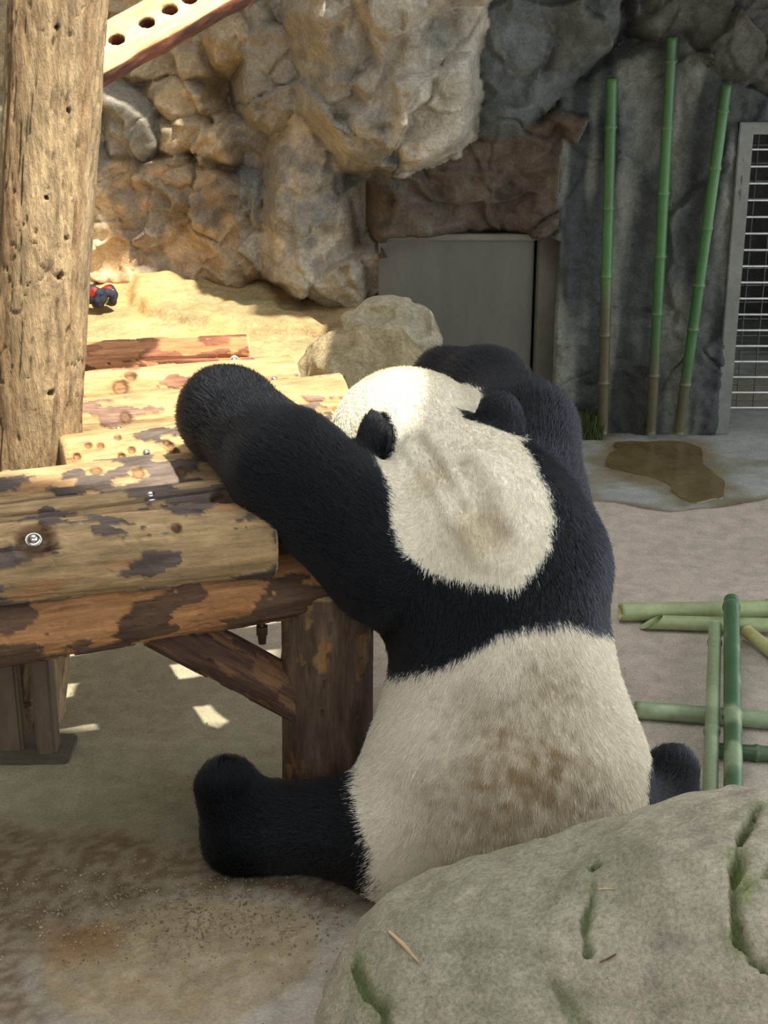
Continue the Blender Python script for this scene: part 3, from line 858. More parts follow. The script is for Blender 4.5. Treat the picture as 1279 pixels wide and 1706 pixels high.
def build_split_log():
    p0, p1 = at_y(120, 118, 3.86), at_y(440, -62, 4.2)
    L = float(np.linalg.norm(p1 - p0)); r = .072
    lo, (X, Y, Z) = sdf_grid((-.02, -.09, -.09), (L + .02, .09, .09), .0055)
    wob = .006 * vnoise(X * 3, Y * 8, Z * 8, 7)
    S = np.maximum(np.hypot(Y, Z) - r - wob - .004 * fbm(X * 12, Y * 30, Z * 30, 2, 8), np.maximum(-X, X - L))
    nrm = np.array([0, -.5, .866])                     # the sawn face looks up and to the viewer
    h = Y * nrm[1] + Z * nrm[2]
    S = np.maximum(S, h - .022 - .003 * vnoise(X * 5, Y * 30, Z * 30, 9))
    hx = []
    for px in (196, 246, 284, 316, 346):
        best = min(np.linspace(0, 1, 400), key=lambda t: abs(proj(p0 + (p1 - p0) * t)[0] - px)); hx.append(best * L)
    for c in hx:
        side = Y * nrm[2] + Z * -nrm[1]
        S = np.maximum(S, -np.maximum(np.hypot(X - c, side) - .021, -(h + .05)))
    V, Q = surface_nets(S, lo, .0055)
    hv = V @ np.array([0, nrm[1], nrm[2]])
    face = sstep(.012, .018, hv)
    g = fbm(V[:, 0] * 3, V[:, 1] * 40, V[:, 2] * 40, 3, 10)
    col = mix(mix(lin(128, 78, 58), lin(88, 56, 44), sstep(-.2, .4, fbm(V[:, 0] * 14, V[:, 1] * 20, V[:, 2] * 20, 3, 12))), lin(222, 190, 134), face)
    col *= (1 + .18 * g)[:, None]
    o = link('split_log', np_mesh('split_log', V, Q, np.clip(col, .005, .95)), WOOD)
    place_between(o, p0, p1)
    tag(o, 'slanting split log with a row of drilled holes leaning on the trunk post', 'log')
build_split_log()

# ================================================================== boulders
def boulder(name, prims, lo, hi, h, k, amp, seed, colfn, m, label, facet=0.0):
    lo, (X, Y, Z) = sdf_grid(lo, hi, h)
    S = None
    for c, r in prims:
        d = ellip(X, Y, Z, c, r)
        S = d if S is None else smin(S, d, k)
    S = S + amp * fbm(X * 5, Y * 5, Z * 5, 4, seed) + facet * (np.abs(vnoise(X * 7, Y * 7, Z * 7, seed + 5)) - .4)
    V, Q = surface_nets(S, lo, h)
    o = link(name, np_mesh(name, V, Q, np.clip(colfn(V), .005, .95)), m)
    tag(o, label, 'rock')
    return o, V, Q

def tan_rock(base, seed):
    def f(V):
        x, y, z = V.T
        c = base * (1 + .22 * fbm(x * 5, y * 5, z * 5, 4, seed))[:, None]
        return mix(c, lin(150, 140, 110), .4 * sstep(.2, .7, fbm(x * 7, y * 7, z * 7, 3, seed + 1)))
    return f
c1 = at_y(612, 640, 5.75)
boulder('boulder', [((c1[0] - .03, 5.75, .30), (.27, .26, .27)), ((c1[0] + .12, 5.84, .26), (.20, .22, .28))], (c1[0] - .5, 5.3, -.04), (c1[0] + .5, 6.3, .75), .010, .10, .05, 201,
        tan_rock(lin(176, 160, 126), 211), ROUGH_ROCK, 'rough pitted brown boulder behind the end of the log bench', .06)
c2 = at_y(655, 560, 6.22)
boulder('boulder', [((c2[0] - .03, 6.25, .43), (.17, .16, .21)), ((c2[0] + .12, 6.22, .35), (.09, .14, .24)), ((c2[0] + .02, 6.24, .15), (.2, .2, .3))], (c2[0] - .4, 5.75, -.04), (c2[0] + .4, 6.6, .85), .010, .05, .04, 203,
        tan_rock(lin(168, 162, 140), 213), ROCK, 'jagged pale grey rock standing in front of the grey hatch', .09)

BIG = None
def build_foreground_rock():
    global BIG
    from mathutils.bvhtree import BVHTree
    h = .0085
    lo, (X, Y, Z) = sdf_grid((-.25, 1.62, -.05), (1.85, 2.74, .70), h)
    S = smin(ellip(X, Y, Z, (.66, 2.22, .02), (.52, .46, .595)), ellip(X, Y, Z, (.22, 2.24, .03), (.36, .38, .418)), .16)
    S = smin(S, ellip(X, Y, Z, (1.15, 2.18, .0), (.6, .48, .61)), .15)
    S = S + .018 * fbm(X * 3, Y * 3, Z * 3, 4, 301) + .008 * fbm(X * 15, Y * 15, Z * 15, 2, 302)
    V, Q = surface_nets(S, lo, h)
    bvh = BVHTree.FromPolygons([tuple(v) for v in V], [tuple(int(i) for i in q) for q in Q])
    BIG = bvh
    def hit(px, py):
        p, n, i, d = bvh.ray_cast(Vector((0, 0, CAM_H)), Vector(ray(px, py)).normalized())
        return None if p is None else np.array(p)
    x, y, z = V.T
    col = lin(168, 160, 142) * (1 + .20 * fbm(x * 4, y * 4, z * 4, 4, 303))[:, None]
    g = sstep(.15, .75, fbm(x * 5, y * 5, z * 5, 4, 305) + .12)
    col = mix(col, lin(138, 140, 110), .30 * g)
    low = sstep(.24, .05, z + .06 * vnoise(x * 9, y * 9, z * 9, 306)) * sstep(.25, -.05, x + .06 * vnoise(x * 11, y * 11, z * 9, 316))
    col = mix(col, lin(76, 92, 46), .7 * low)
    # mossy clefts, running over the stone
    dispV = V.copy()
    nz = np.array([0, 0, 1.0])
    for pts, w, dep, st in (([(1262, 1345), (1236, 1392), (1228, 1440), (1222, 1500), (1232, 1560), (1258, 1600), (1300, 1625)], .010, .024, 1.0),
                        ([(1300, 1440), (1262, 1462), (1236, 1480)], .007, .010, .8),
                        ([(990, 1440), (986, 1490), (974, 1550), (980, 1590)], .009, .014, .9),
                        ([(925, 1640), (955, 1690), (975, 1720)], .02, .008, .5),
                        ([(590, 1600), (610, 1650), (640, 1680), (640, 1720)], .012, .018, .8)):
        P = [hit(*p) for p in pts]; P = [p for p in P if p is not None]
        d = np.full(len(V), 9.0)
        for a, b in zip(P[:-1], P[1:]):
            ba = b - a; t = np.clip(((V - a) @ ba) / (ba @ ba), 0, 1)
            d = np.minimum(d, np.linalg.norm(V - a - t[:, None] * ba, axis=1))
        d = d + .007 * vnoise(x * 40, y * 40, z * 40, 307)
        m = sstep(w * 1.1, w * .3, d)
        dispV -= nz * (dep * m)[:, None]
        halo = sstep(w * 4, w, d) * sstep(-.2, .5, vnoise(x * 22, y * 22, z * 22, 308))
        col = mix(col, lin(122, 134, 74), np.clip(halo * .6 * st, 0, 1))
        col = mix(col, lin(74, 90, 34), np.clip(m * st * .9, 0, 1))
    pit = sstep(.50, .66, vnoise(x * 44, y * 44, z * 44, 309)) * sstep(.0, .3, vnoise(x * 6, y * 6, z * 6, 310))
    dispV -= nz * (.006 * pit)[:, None]
    V = dispV
    o = link('boulder', np_mesh('boulder', V, Q, np.clip(col, .005, .95)), vmat('boulder_stone', .9, (26, 130), (.2, .34), bump=.7, bump_dist=.008, pits=.4))
    tag(o, 'big smooth grey boulder with mossy green clefts behind the seated panda', 'rock')
    STRAW = pmat('dry_straw', lin(206, 178, 134), .8); TW = pmat('dark_twig', lin(92, 76, 56), .85)
    for pts, r, m, lb in (([(648, 1554), (672, 1576), (698, 1606)], .0042, STRAW, 'pale flat straw lying on the big mossy boulder'),
                      ([(998, 1604), (1012, 1598), (1026, 1590)], .0018, TW, 'thin dark bent twig beside the short mossy cleft of the boulder'),
                      ([(996, 1482), (1010, 1481), (1026, 1482)], .0014, STRAW, 'tiny straight straw beside the top of the short mossy cleft')):
        P = [hit(*p) for p in pts]
        if any(p is None for p in P): continue
        P = [p + np.array([0, -.001, r * .8]) for p in P]
        V2, F2 = tube(P, [r * .6, r, r * .5], 8)
        tag(link('straw' if m is STRAW else 'twig', poly_mesh('twig', V2, F2), m), lb, 'twig')
build_foreground_rock()

# ================================================================== bamboo
def cane_mat(name):
    m = vmat(name, .42, (6, 60), (.14, .12), (1, 1, 1), .12, .003, .5)
    return m
CANE = cane_mat('bamboo_skin')
def bamboo(name, pts, r, nodes, colfn, label, cat, group=None, hollow=False, n=18, slant_cut=0.0, loc=None):
    """pts: two world points; nodes: positions 0..1 of the joints; culm > node rings"""
    p0, p1 = np.array(pts[0], float), np.array(pts[1], float)
    root = empty(name, tuple(p1 if p1[2] < p0[2] else p0) if loc is None else loc)
    tag(root, label, cat, group)
    L = np.linalg.norm(p1 - p0)
    ts = sorted(set(np.concatenate([np.linspace(0, 1, max(12, int(L / .02)))] + [np.clip(np.array([-.012, -.005, 0, .005, .012]) / L + t, 0, 1) for t in nodes])))
    ts = np.array(ts)
    rad = np.full(len(ts), r)
    for t in nodes:
        rad += .10 * r * np.exp(-(((ts - t) * L) / .009) ** 2)
    P = p0 + ts[:, None] * (p1 - p0)
    V, F = tube(P, rad, n, cap=not hollow)
    if slant_cut:
        ax = (p1 - p0) / L
        up = np.array([0, 0, 1.0])
        hgt = (V - P[0]) @ up
        along = (V - P[0]) @ ax
        m = along < slant_cut * 1.5
        V[m] += ax * (np.clip((hgt[m] / r + 1) / 2, 0, 1) * slant_cut * (1 - along[m] / (slant_cut * 1.5)))[:, None]
    if hollow:
        Vi, Fi = tube(P, rad * .80, n, cap=False)
        b = len(V); nn = len(P)
        V = np.concatenate([V, Vi]); F = np.concatenate([F, Fi[:, ::-1] + b])
        j = np.arange(n); j2 = (j + 1) % n; e = (nn - 1) * n
        F = np.concatenate([F, np.stack([j, b + j, b + j2, j2], 1)[:, ::-1][:, ::-1], np.stack([e + j, e + j2, b + e + j2, b + e + j], 1)])
        jag = (.012 * rng.uniform(0, 1, n))
        ax = (p1 - p0) / L
        V[:n] += ax * jag[:, None]; V[b:b + n] += ax * jag[:, None]
    me = poly_mesh('culm', V, F)
    t = np.clip(((V - p0) @ (p1 - p0)) / L ** 2, 0, 1)
    C = colfn(t, V)
    if hollow: C[len(P) * n:] = lin(206, 206, 150)
    a = me.attributes.new('Col', 'FLOAT_COLOR', 'POINT')
    cc = np.ones((len(V), 4), np.float32); cc[:, :3] = np.clip(C, .004, .9); a.data.foreach_set('color', cc.ravel())
    link('culm', me, CANE, root)
    for tn in nodes:
        c = p0 + tn * (p1 - p0); ax = (p1 - p0) / L
        V, F = tube([c - ax * .006, c - ax * .003, c + ax * .003, c + ax * .006], np.array([1.04, 1.17, 1.17, 1.04]) * r, n)
        me = poly_mesh('node_ring', V, F)
        a = me.attributes.new('Col', 'FLOAT_COLOR', 'POINT')
        cc = np.ones((len(V), 4), np.float32); cc[:, :3] = colfn(np.full(len(V), tn), V) * .8 + lin(170, 160, 130) * .13; a.data.foreach_set('color', cc.ravel())
        link('node_ring', me, CANE, root)
    return root

G1, G2, DEAD = lin(64, 112, 60), lin(52, 94, 50), lin(86, 76, 60)
WALLP = [((1019, 130), (1004, 702), (212, 347, 460, 558, 637), 460, 'nearest the grey hatch'),
         ((1119, 62), (1085, 702), (102, 213, 322, 427, 522, 625), 560, 'between two others'),
         ((1210, 140), (1133, 702), (185, 280, 380, 475, 548, 640), 600, 'leaning toward the barred gate')]
for i, (a, b, nd, dead, where) in enumerate(WALLP):
    Yw = 6.405
    P0, P1 = at_y(*a, Yw), at_y(*b, Yw)
    P1 = P0 + (P1 - P0) * ((P0[2] + .01) / (P0[2] - P1[2]))
    nt = [(at_y(a[0] + (b[0] - a[0]) * (y - a[1]) / (b[1] - a[1]), y, Yw)[2] - P0[2]) / (P1[2] - P0[2]) for y in nd]
    td = (at_y(b[0], dead, Yw)[2] - P0[2]) / (P1[2] - P0[2])
    def cf(t, V, td=td, i=i):
        c = mix(G1, G2, .5 + .5 * np.sin(t * 9 + i))
        return mix(c, DEAD, sstep(td - .03, td + .12, t) * .9)
    bamboo('bamboo_pole', (P0, P1), .0235, nt, cf, 'green bamboo pole fixed upright on the dark rock, ' + where, 'bamboo', 'bamboo poles on the dark rock wall')

LG, MG, DG, YG = lin(150, 162, 116), lin(134, 150, 116), lin(66, 98, 66), lin(172, 166, 108)
def stick_col(c, scuff, seed):
    def f(t, V):
        n = fbm(V[:, 0] * 14, V[:, 1] * 9, V[:, 2] * 14, 4, seed)
        return mix(np.tile(c, (len(V), 1)), lin(176, 190, 150), scuff * sstep(.15, .6, n))
    return f
def stick(a, b, r, z0, z1, nodes, c, scuff, seed, label, hollow=False, cut=0.0):
    p0, p1 = at_z(*a, z0), at_z(*b, z1)
    bamboo('bamboo_cane', (p0, p1), r, nodes, stick_col(c, scuff, seed), label, 'bamboo', 'cut bamboo canes on the concrete floor', hollow=hollow, slant_cut=cut, loc=(p0[0], p0[1], 0))
stick((1030, 1020), (1430, 1012), .029, .031, .031, [.62], LG, .3, 401, 'thick pale hollow bamboo cane, farthest of the heap from the panda foot', hollow=True)
stick((1066, 1036), (1430, 1046), .023, .025, .025, [.7], LG, .3, 402, 'pale bamboo cane with a slanting cut tip beside the thick hollow one', cut=.07)
stick((1244, 1052), (1420, 1196), .021, .023, .023, [.5], YG, .2, 403, 'yellowish bamboo cane lying askew under the heap')
stick((1054, 1182), (1430, 1212), .025, .027, .027, [.8], MG, .5, 404, 'pale green bamboo cane crossing beneath the two side by side canes', hollow=True)
stick((1188, 1250), (1430, 1266), .021, .023, .023, [.3], lin(58, 86, 58), .1, 405, 'dark green bamboo cane lying under the heap near the boulder')
stick((1191, 1042), (1181, 1370), .0195, .074, .066, [.11, .60], MG, .5, 406, 'pale green bamboo cane on top, touching the darker one alongside')
stick((1218, 1000), (1222, 1380), .0240, .086, .078, [.04, .58], DG, .45, 407, 'dark green scuffed bamboo cane on top of the crossed canes')

# ================================================================== puddle, toy, moss, gravel
def build_small():
    pts = [(1022, 738), (1050, 733), (1090, 735), (1130, 736), (1165, 742), (1168, 758), (1174, 776), (1192, 790), (1210, 808), (1208, 824), (1190, 834), (1150, 838), (1128, 826), (1116, 808), (1098, 796), (1060, 790), (1022, 780), (1004, 768), (1018, 758), (1030, 750)]
    P = np.array([at_z(*p, -.022) for p in pts])
    n = len(P); t = np.linspace(0, n, 160, endpoint=False); i = t.astype(int); f = (t - i)[:, None]
    C = P[i % n] * (1 - f) + P[(i + 1) % n] * f
    for _ in range(6): C = (np.roll(C, 1, 0) + 2 * C + np.roll(C, -1, 0)) / 4
    C[:, 0] += .008 * vnoise(t * 1.7, 0, 0, 5); C[:, 1] += .02 * vnoise(t * 1.3, 4, 0, 6)
    ctr = C.mean(0)
    bm = bmesh.new()
    top = [bm.verts.new((c[0], c[1], -.0215)) for c in C]
    bot = [bm.verts.new(((c[0] - ctr[0]) * 1.02 + ctr[0], (c[1] - ctr[1]) * 1.02 + ctr[1], -.034)) for c in C]
    bm.faces.new(top)
    for k in range(len(top)):
        bm.faces.new((top[k], bot[k], bot[(k + 1) % len(top)], top[(k + 1) % len(top)]))
    bmesh.ops.recalc_face_normals(bm, faces=bm.faces[:])
    me = bpy.data.meshes.new('puddle'); bm.to_mesh(me); bm.free()
    PM = pmat('muddy_water', lin(104, 90, 58), .2, 0, .5, scale=10, amp=.25)
    tag(link('puddle', me, PM), 'shallow brown puddle on the concrete in front of the bamboo poles', 'puddle')
    # rope toy on the ledge behind the trunk
    c = at_y(166, 498, 6.62)
    root = empty('rope_toy', (c[0], c[1], c[2] - .03)); tag(root, 'knotted dark rope toy with red and yellow strands on the sunny ledge', 'toy')
    for k, (cl, rr) in enumerate(((lin(34, 36, 52), .020), (lin(196, 58, 52), .013), (lin(206, 200, 70), .008), (lin(40, 42, 60), .018))):
        t = np.linspace(0, 2 * math.pi, 60)
        kx = c[0] + (-.018 if k == 1 else .0) + .05 * np.sin(t + k) + .018 * np.sin(2 * t + k * 2)
        ky = c[1] + .04 * np.cos(t + k * 1.3)
        kz = c[2] + .012 + .026 * np.sin(3 * t + k * 1.9) + (.012 if k == 1 else 0)
        V, F = tube(np.stack([kx, ky, kz], 1), rr * (1 + .12 * np.sin(t * 14)), 10)
        link('rope_strand', poly_mesh('rope_strand', V, F), pmat('rope_%d' % k, cl, .8, scale=120, amp=.3), root)
    # mossy tufts at the foot of the dark wall
    def blades(name, n, boxfn, h0, h1, c0, m):
        V, F = [], []
        for q in range(n):
            x, y, z = boxfn(); hh = random.uniform(h0, h1); a = random.uniform(0, 6.28); w = .004
            dx, dy = math.cos(a) * w, math.sin(a) * w; lx, ly = random.uniform(-.03, .03), random.uniform(-.03, .01)
            b = len(V)
            V += [(x - dx, y - dy, z), (x + dx, y + dy, z), (x + lx * .4 + dx * .7, y + ly * .4 + dy * .7, z + hh * .6), (x + lx * .4 - dx * .7, y + ly * .4 - dy * .7, z + hh * .6), (x + lx, y + ly, z + hh)]
            F += [(b, b + 1, b + 2, b + 3), (b + 3, b + 2, b + 4)]
        me = bpy.data.meshes.new(name); me.from_pydata(V, [], F); me.update()
        return link(name, me, m)
    MOSS = pmat('moss_green', lin(66, 84, 40), .9)
    x0, x1 = at_y(928, 690, 6.42)[0], at_y(1002, 690, 6.42)[0]
    tag(blades('moss_tufts', 1500, lambda: (random.uniform(x0, x1), 6.47 - random.random() ** 2 * .10, -.03), .03, .13, None, MOSS),
        'dark green moss and grass at the foot of the rock by the hatch', 'moss', kind='stuff')
    # loose chips and grit on the earth below the bench
    V, F = [], []
    for q in range(2600):
        x = random.gauss(-.50, .27); y = random.gauss(2.83, .11)
        if y > 3.05: y = 2.8 + .2 * random.random()
        if q % 9 == 0: x, y = random.uniform(-1.1, .9), random.uniform(2.3, 4.6)
        s = random.uniform(.0012, .0040) * (1.5 if random.random() < .07 else 1); a = random.uniform(0, 6.28); b = len(V)
        for (ux, uy, uz) in ((1, 0, 0), (0, .7, 0), (-1, 0, 0), (0, -.7, 0), (0, 0, .8), (0, 0, -.8)):
            V.append((x + s * (ux * math.cos(a) - uy * math.sin(a)), y + s * (ux * math.sin(a) + uy * math.cos(a)), .004 + s * uz))
        for k in range(4):
            F += [(b + k, b + (k + 1) % 4, b + 4), (b + (k + 1) % 4, b + k, b + 5)]
    me = bpy.data.meshes.new('gravel'); me.from_pydata(V, [], F); me.update()
    tag(link('gravel', me, pmat('grit', lin(146, 132, 110), .9, scale=60, amp=.6)), 'loose grit and chips scattered over the floor before the bench', 'gravel', kind='stuff')
build_small()
# ================================================================== giant panda, seated with its back turned, arms on the bench
def build_panda():
    from mathutils.bvhtree import BVHTree
    PR = []          # name, group, sdf function, flow direction of the fur
    def C_(g, a, b, r1, r2, flow=None): PR.append((g, lambda X, Y, Z: cone(X, Y, Z, a, b, r1, r2), np.array(b, float) - np.array(a, float) if flow is None else np.array(flow, float)))
    def E_(g, c, r, flow): PR.append((g, lambda X, Y, Z: ellip(X, Y, Z, c, r), np.array(flow, float)))
    E_('body', (.278, 3.00, .235), (.320, .28, .255), (0, 0, -1))
    C_('body', (.280, 3.04, .32), (.265, 3.14, .60), .276, .238, (0, 0, -1))
    C_('body', (.14, 2.96, .16), (.05, 2.93, .13), .195, .145, (-.6, 0, -1))
    E_('band', (.205, 3.19, .71), (.285, .225, .20), (0, -.3, -1))
    C_('nape', (.235, 3.17, .80), (.105, 3.40, .885), .188, .140, (.1, -.6, -.6))
    E_('head', (.062, 3.50, .882), (.192, .195, .178), (.2, -.9, -.3))
    C_('head', (.03, 3.60, .885), (-.045, 3.71, .885), .105, .072, (.4, -.9, 0))
    C_('shoulder', (.01, 3.15, .735), (-.21, 3.20, .912), .160, .122)
    C_('arm', (-.21, 3.20, .912), (-.380, 3.49, .955), .122, .107)
    C_('arm', (-.380, 3.49, .955), (-.398, 3.545, .950), .106, .096)
    C_('shoulder', (.335, 3.18, .71), (.335, 3.48, .905), .150, .120)
    C_('arm', (.335, 3.48, .905), (.27, 3.74, .940), .120, .102)
    C_('arm', (.27, 3.74, .940), (.16, 3.88, .935), .102, .086)
    C_('leg', (.03, 2.94, .135), (-.25, 3.02, .095), .140, .090)
    C_('leg', (-.25, 3.02, .095), (-.34, 3.02, .070), .088, .072)
    C_('leg', (-.335, 3.00, .070), (-.362, 3.03, .188), .078, .073)
    C_('leg', (.50, 2.99, .13), (.66, 3.12, .085), .130, .080)
    C_('leg', (.665, 3.13, .075), (.695, 3.175, .150), .074, .066)
    el = at_y(624, 736, 3.27); er = at_y(836, 693, 3.31)
    EARS = [(el, np.array([.90, -.36, -.10]), np.array([.20, -.10, 1.0]), .070), (er, np.array([.30, -.86, .42]), np.array([.45, 0, 1.0]), .060)]
    def ear(X, Y, Z, c, n, up, r):
        n = n / np.linalg.norm(n)
        d = np.stack([X - c[0], Y - c[1], Z - c[2]], -1)
        h = d @ n
        q = np.sqrt(np.maximum((d ** 2).sum(-1) - h ** 2, 0))
        hh = h + .25 * q * q / r
        k0 = np.sqrt((q / r) ** 2 + (hh / .019) ** 2); k1 = np.sqrt((q / r ** 2) ** 2 + (hh / .019 ** 2) ** 2)
        return k0 * (k0 - 1) / np.maximum(k1, 1e-6)
    for (c, n, up, r) in EARS:
        PR.append(('ear', (lambda X, Y, Z, c=c, n=n, up=up, r=r: ear(X, Y, Z, c, n, up, r)), up))
        
    h = .0115
    lo, (X, Y, Z) = sdf_grid((-.56, 2.60, -.03), (.85, 4.05, 1.16), h)
    K = {'body': .09, 'band': .09, 'nape': .07, 'head': .05, 'arm': .055, 'shoulder': .055, 'leg': .05, 'ear': .018}
    S = None
    for g, fn, fl in PR:
        d = fn(X, Y, Z)
        S = d if S is None else smin(S, d, K[g])
    # folds: nape furrow and rolls, soft lumps
    S = S + .006 * fbm(X * 7, Y * 7, Z * 7, 2, 501)
    S = np.maximum(S, .004 - Z)
    V, Q = surface_nets(S, lo, h)
    for _ in range(2):                       # light smoothing
        acc = np.zeros_like(V); cnt = np.zeros(len(V))
        for k in range(4):
            np.add.at(acc, Q[:, k], V[Q[:, (k + 1) % 4]]); np.add.at(cnt, Q[:, k], 1)
            np.add.at(acc, Q[:, k], V[Q[:, (k + 3) % 4]]); np.add.at(cnt, Q[:, k], 1)
        V = V * .5 + .5 * acc / np.maximum(cnt, 1)[:, None]
    bvh = BVHTree.FromPolygons([tuple(v) for v in V], [tuple(int(i) for i in q) for q in Q])
    def hit(px, py):
        p, n, i, d = bvh.ray_cast(Vector((0, 0, CAM_H)), Vector(ray(px, py)).normalized())
        return None if p is None else np.array(p)
    # creases of the nape, pressed into the skin
    for pts, w, dep in (([(700, 735), (722, 768), (745, 800), (770, 850)], .014, .022), ([(775, 775), (795, 820), (812, 870), (830, 900)], .022, .030),
                        ([(840, 740), (872, 752), (892, 770)], .010, .008)):
        P = [hit(*p) for p in pts]; P = [p for p in P if p is not None]
        d = np.full(len(V), 9.0)
        for a, b in zip(P[:-1], P[1:]):
            ba = b - a; t = np.clip(((V - a) @ ba) / (ba @ ba), 0, 1)
            d = np.minimum(d, np.linalg.norm(V - a - t[:, None] * ba, axis=1))
        c = np.array([.2, 3.35, .82])
        n = V - c; n /= np.linalg.norm(n, axis=1, keepdims=True)
        V = V - n * (dep * np.exp(-(d / w) ** 2) - .35 * dep * np.exp(-((d - 2.2 * w) / w) ** 2))[:, None]
    # back-of-body axes for the coat pattern (fixed to the animal's sloping back)
    nb = np.array([0, .88, -.47]); e2 = np.array([0, .47, .88])
    def uv(P): P = np.asarray(P); return P[..., 0], P @ e2
    low = np.array([q for q in (hit(*p) for p in [(622, 1118), (650, 1120), (690, 1120), (730, 1114), (770, 1097), (800, 1078), (835, 1058), (870, 1046), (930, 1038), (965, 1042), (984, 1052)]) if q is not None])
    lu, lv = uv(low); o = np.argsort(lu); lu, lv = lu[o], lv[o]
    npx = [(600, 778), (614, 796), (632, 845), (650, 892), (675, 922), (700, 943), (740, 962), (780, 972), (830, 982), (856, 984), (893, 956), (916, 912), (926, 865), (912, 815), (892, 775), (872, 742)]
    nap = [hit(*p) for p in npx]
    nap = np.array([p for p in nap if p is not None])
    nu_, nv_ = uv(nap)
    poly = list(zip(nu_, nv_)) + [(.62, 3.2), (-.6, 3.2), (-.3, nv_[0] + .02)]
    eyeL, eyeR = np.array([-.075, 3.62, .945]), np.array([.10, 3.70, .945])
    def coat(P, jitter=0.0):
        x, y, z = P.T
        sd = {}
        for g, fn, fl in PR:
            d = fn(x, y, z); sd[g] = np.minimum(sd[g], d) if g in sd else d
        u, v = uv(P)
        n = jitter * rng.normal(size=len(P)) + .006 * vnoise(x * 25, y * 25, z * 25, 511)
        top = np.minimum(sd['head'], sd['nape'])
        inpoly = poly_sdf(u, v, poly) + n < 0
        white_top = inpoly & (top + n < sd['arm'] + .012) & (top + n < sd['shoulder'] + .07)
        below = v + n < np.interp(u, lu, lv)
        white_low = below & (x + 2 * n > -.058 + .03 * np.sin(z * 14)) & ((x + n < .585) | (z > .30)) & (sd['arm'] > -.02) & (sd['shoulder'] > -.02)
        white = white_top | white_low
        white &= ~(sd['ear'] + .3 * n < np.where(x < .15, .023, .025))
        face = (y > 3.58)
        for e in (eyeL, eyeR): white &= ~(face & (np.linalg.norm((P - e) / np.array([.035, .04, .05]), axis=1) < 1))
        white &= ~(np.linalg.norm(P - np.array([-.07, 3.775, .90]), axis=1) < .028)
        return white
    stain = [q for q in ((hit(905, 1150), .085, .62), (hit(800, 885), .07, -.5), (hit(720, 800), .06, -.35), (hit(890, 1290), .19, .78), (hit(820, 1345), .17, .68), (hit(960, 1310), .11, .6), (hit(900, 1220), .10, .45)) if q[0] is not None]
    WHITE, BLACK = lin(240, 233, 214), lin(15, 17, 21)
    def colour(P, white):
        x, y, z = P.T
        c = np.where(white[:, None], WHITE, BLACK)
        s = np.zeros(len(P)); yl = np.zeros(len(P))
        for p, w, a in stain:
            if a < 0:
                yl = np.maximum(yl, -a * np.exp(-(np.linalg.norm(P - p, axis=1) / w) ** 2)); continue
            s = np.maximum(s, a * np.exp(-((np.linalg.norm(P - p, axis=1) + .03 * fbm(x * 12, y * 12, z * 12, 3, 521)) / w) ** 2))
        s *= 1 + .55 * vnoise(x * 60, y * 60, z * 60, 522)
        c = np.where(white[:, None], mix(c, lin(146, 120, 76), np.clip(s, 0, .9)), c)
        c = np.where(white[:, None], mix(c, lin(186, 160, 108), yl), c)
        return c
    wv = coat(V)
    Cv = colour(V, wv)
    root = empty('panda', (.27, 3.0, 0))
    tag(root, 'giant panda sitting with its back turned, arms stretched over the log bench', 'panda')
    SKIN = vmat('panda_coat', .8, (40, 200), (.1, .15), bump=.3, bump_dist=.004)
    body = link('body', np_mesh('body', V, Q, Cv), SKIN, root)
    # eyes, nose and claws
    BLK = pmat('wet_black', lin(16, 14, 14), .2)
    def ball(name, c, r, parent, m=BLK):
        bm = bmesh.new(); bmesh.ops.create_icosphere(bm, subdivisions=2, radius=1)
        for v_ in bm.verts: v_.co = Vector((c[0] + v_.co.x * r[0], c[1] + v_.co.y * r[1], c[2] + v_.co.z * r[2]))
        me = bpy.data.meshes.new(name); bm.to_mesh(me); bm.free()
        me.polygons.foreach_set('use_smooth', np.full(len(me.polygons), True))
        return link(name, me, m, parent)
    ball('nose', (-.085, 3.765, .905), (.028, .02, .018), root)
    for e in (eyeL, eyeR): ball('eye', e, (.012, .012, .012), root)
    CLAW = pmat('claw_horn', lin(60, 52, 44), .5)
    def claws(c, d, side, n=5):
        for k in range(n):
            s = (k - (n - 1) / 2) * .03
            a = np.array(c) + np.array(side) * s
            d_ = np.array(d, float)
            Vc, Fc = tube([a, a + d_ * .018 + np.array([0, 0, .003]), a + d_ * .034 + np.array([0, 0, -.006])], [.007, .005, .0012], 8)
            link('claw', poly_mesh('claw', Vc, Fc), CLAW, root)
    claws((-.415, 3.625, .915), (-.2, .95, -.2), (.95, .2, 0)); claws((.105, 3.945, .905), (-.6, .75, -.2), (.75, .6, 0))
    # fur: short hairs combed along the body
    tri = np.concatenate([Q[:, [0, 1, 2]], Q[:, [0, 2, 3]]])
    A, B, Cc = V[tri[:, 0]], V[tri[:, 1]], V[tri[:, 2]]
    nrm = np.cross(B - A, Cc - A); area = np.linalg.norm(nrm, axis=1); nrm /= np.maximum(area, 1e-12)[:, None]
    # smooth vertex normals
    vn = np.zeros_like(V)
    for k in range(3): np.add.at(vn, tri[:, k], nrm * area[:, None])
    vn /= np.maximum(np.linalg.norm(vn, axis=1, keepdims=True), 1e-9)
    N = NHAIR
    ti = rng.choice(len(tri), N, p=area / area.sum())
    r1, r2 = np.sqrt(rng.random(N)), rng.random(N)
    w = np.stack([1 - r1, r1 * (1 - r2), r1 * r2], 1)
    P = (V[tri[ti]] * w[..., None]).sum(1); Nn = (vn[tri[ti]] * w[..., None]).sum(1)
    Nn /= np.linalg.norm(Nn, axis=1, keepdims=True)
    keep = (P[:, 2] > .012)
    P, Nn = P[keep], Nn[keep]; N = len(P)
    flow = np.zeros((N, 3)); dm = np.full(N, 9.0); isear = np.zeros(N, bool)
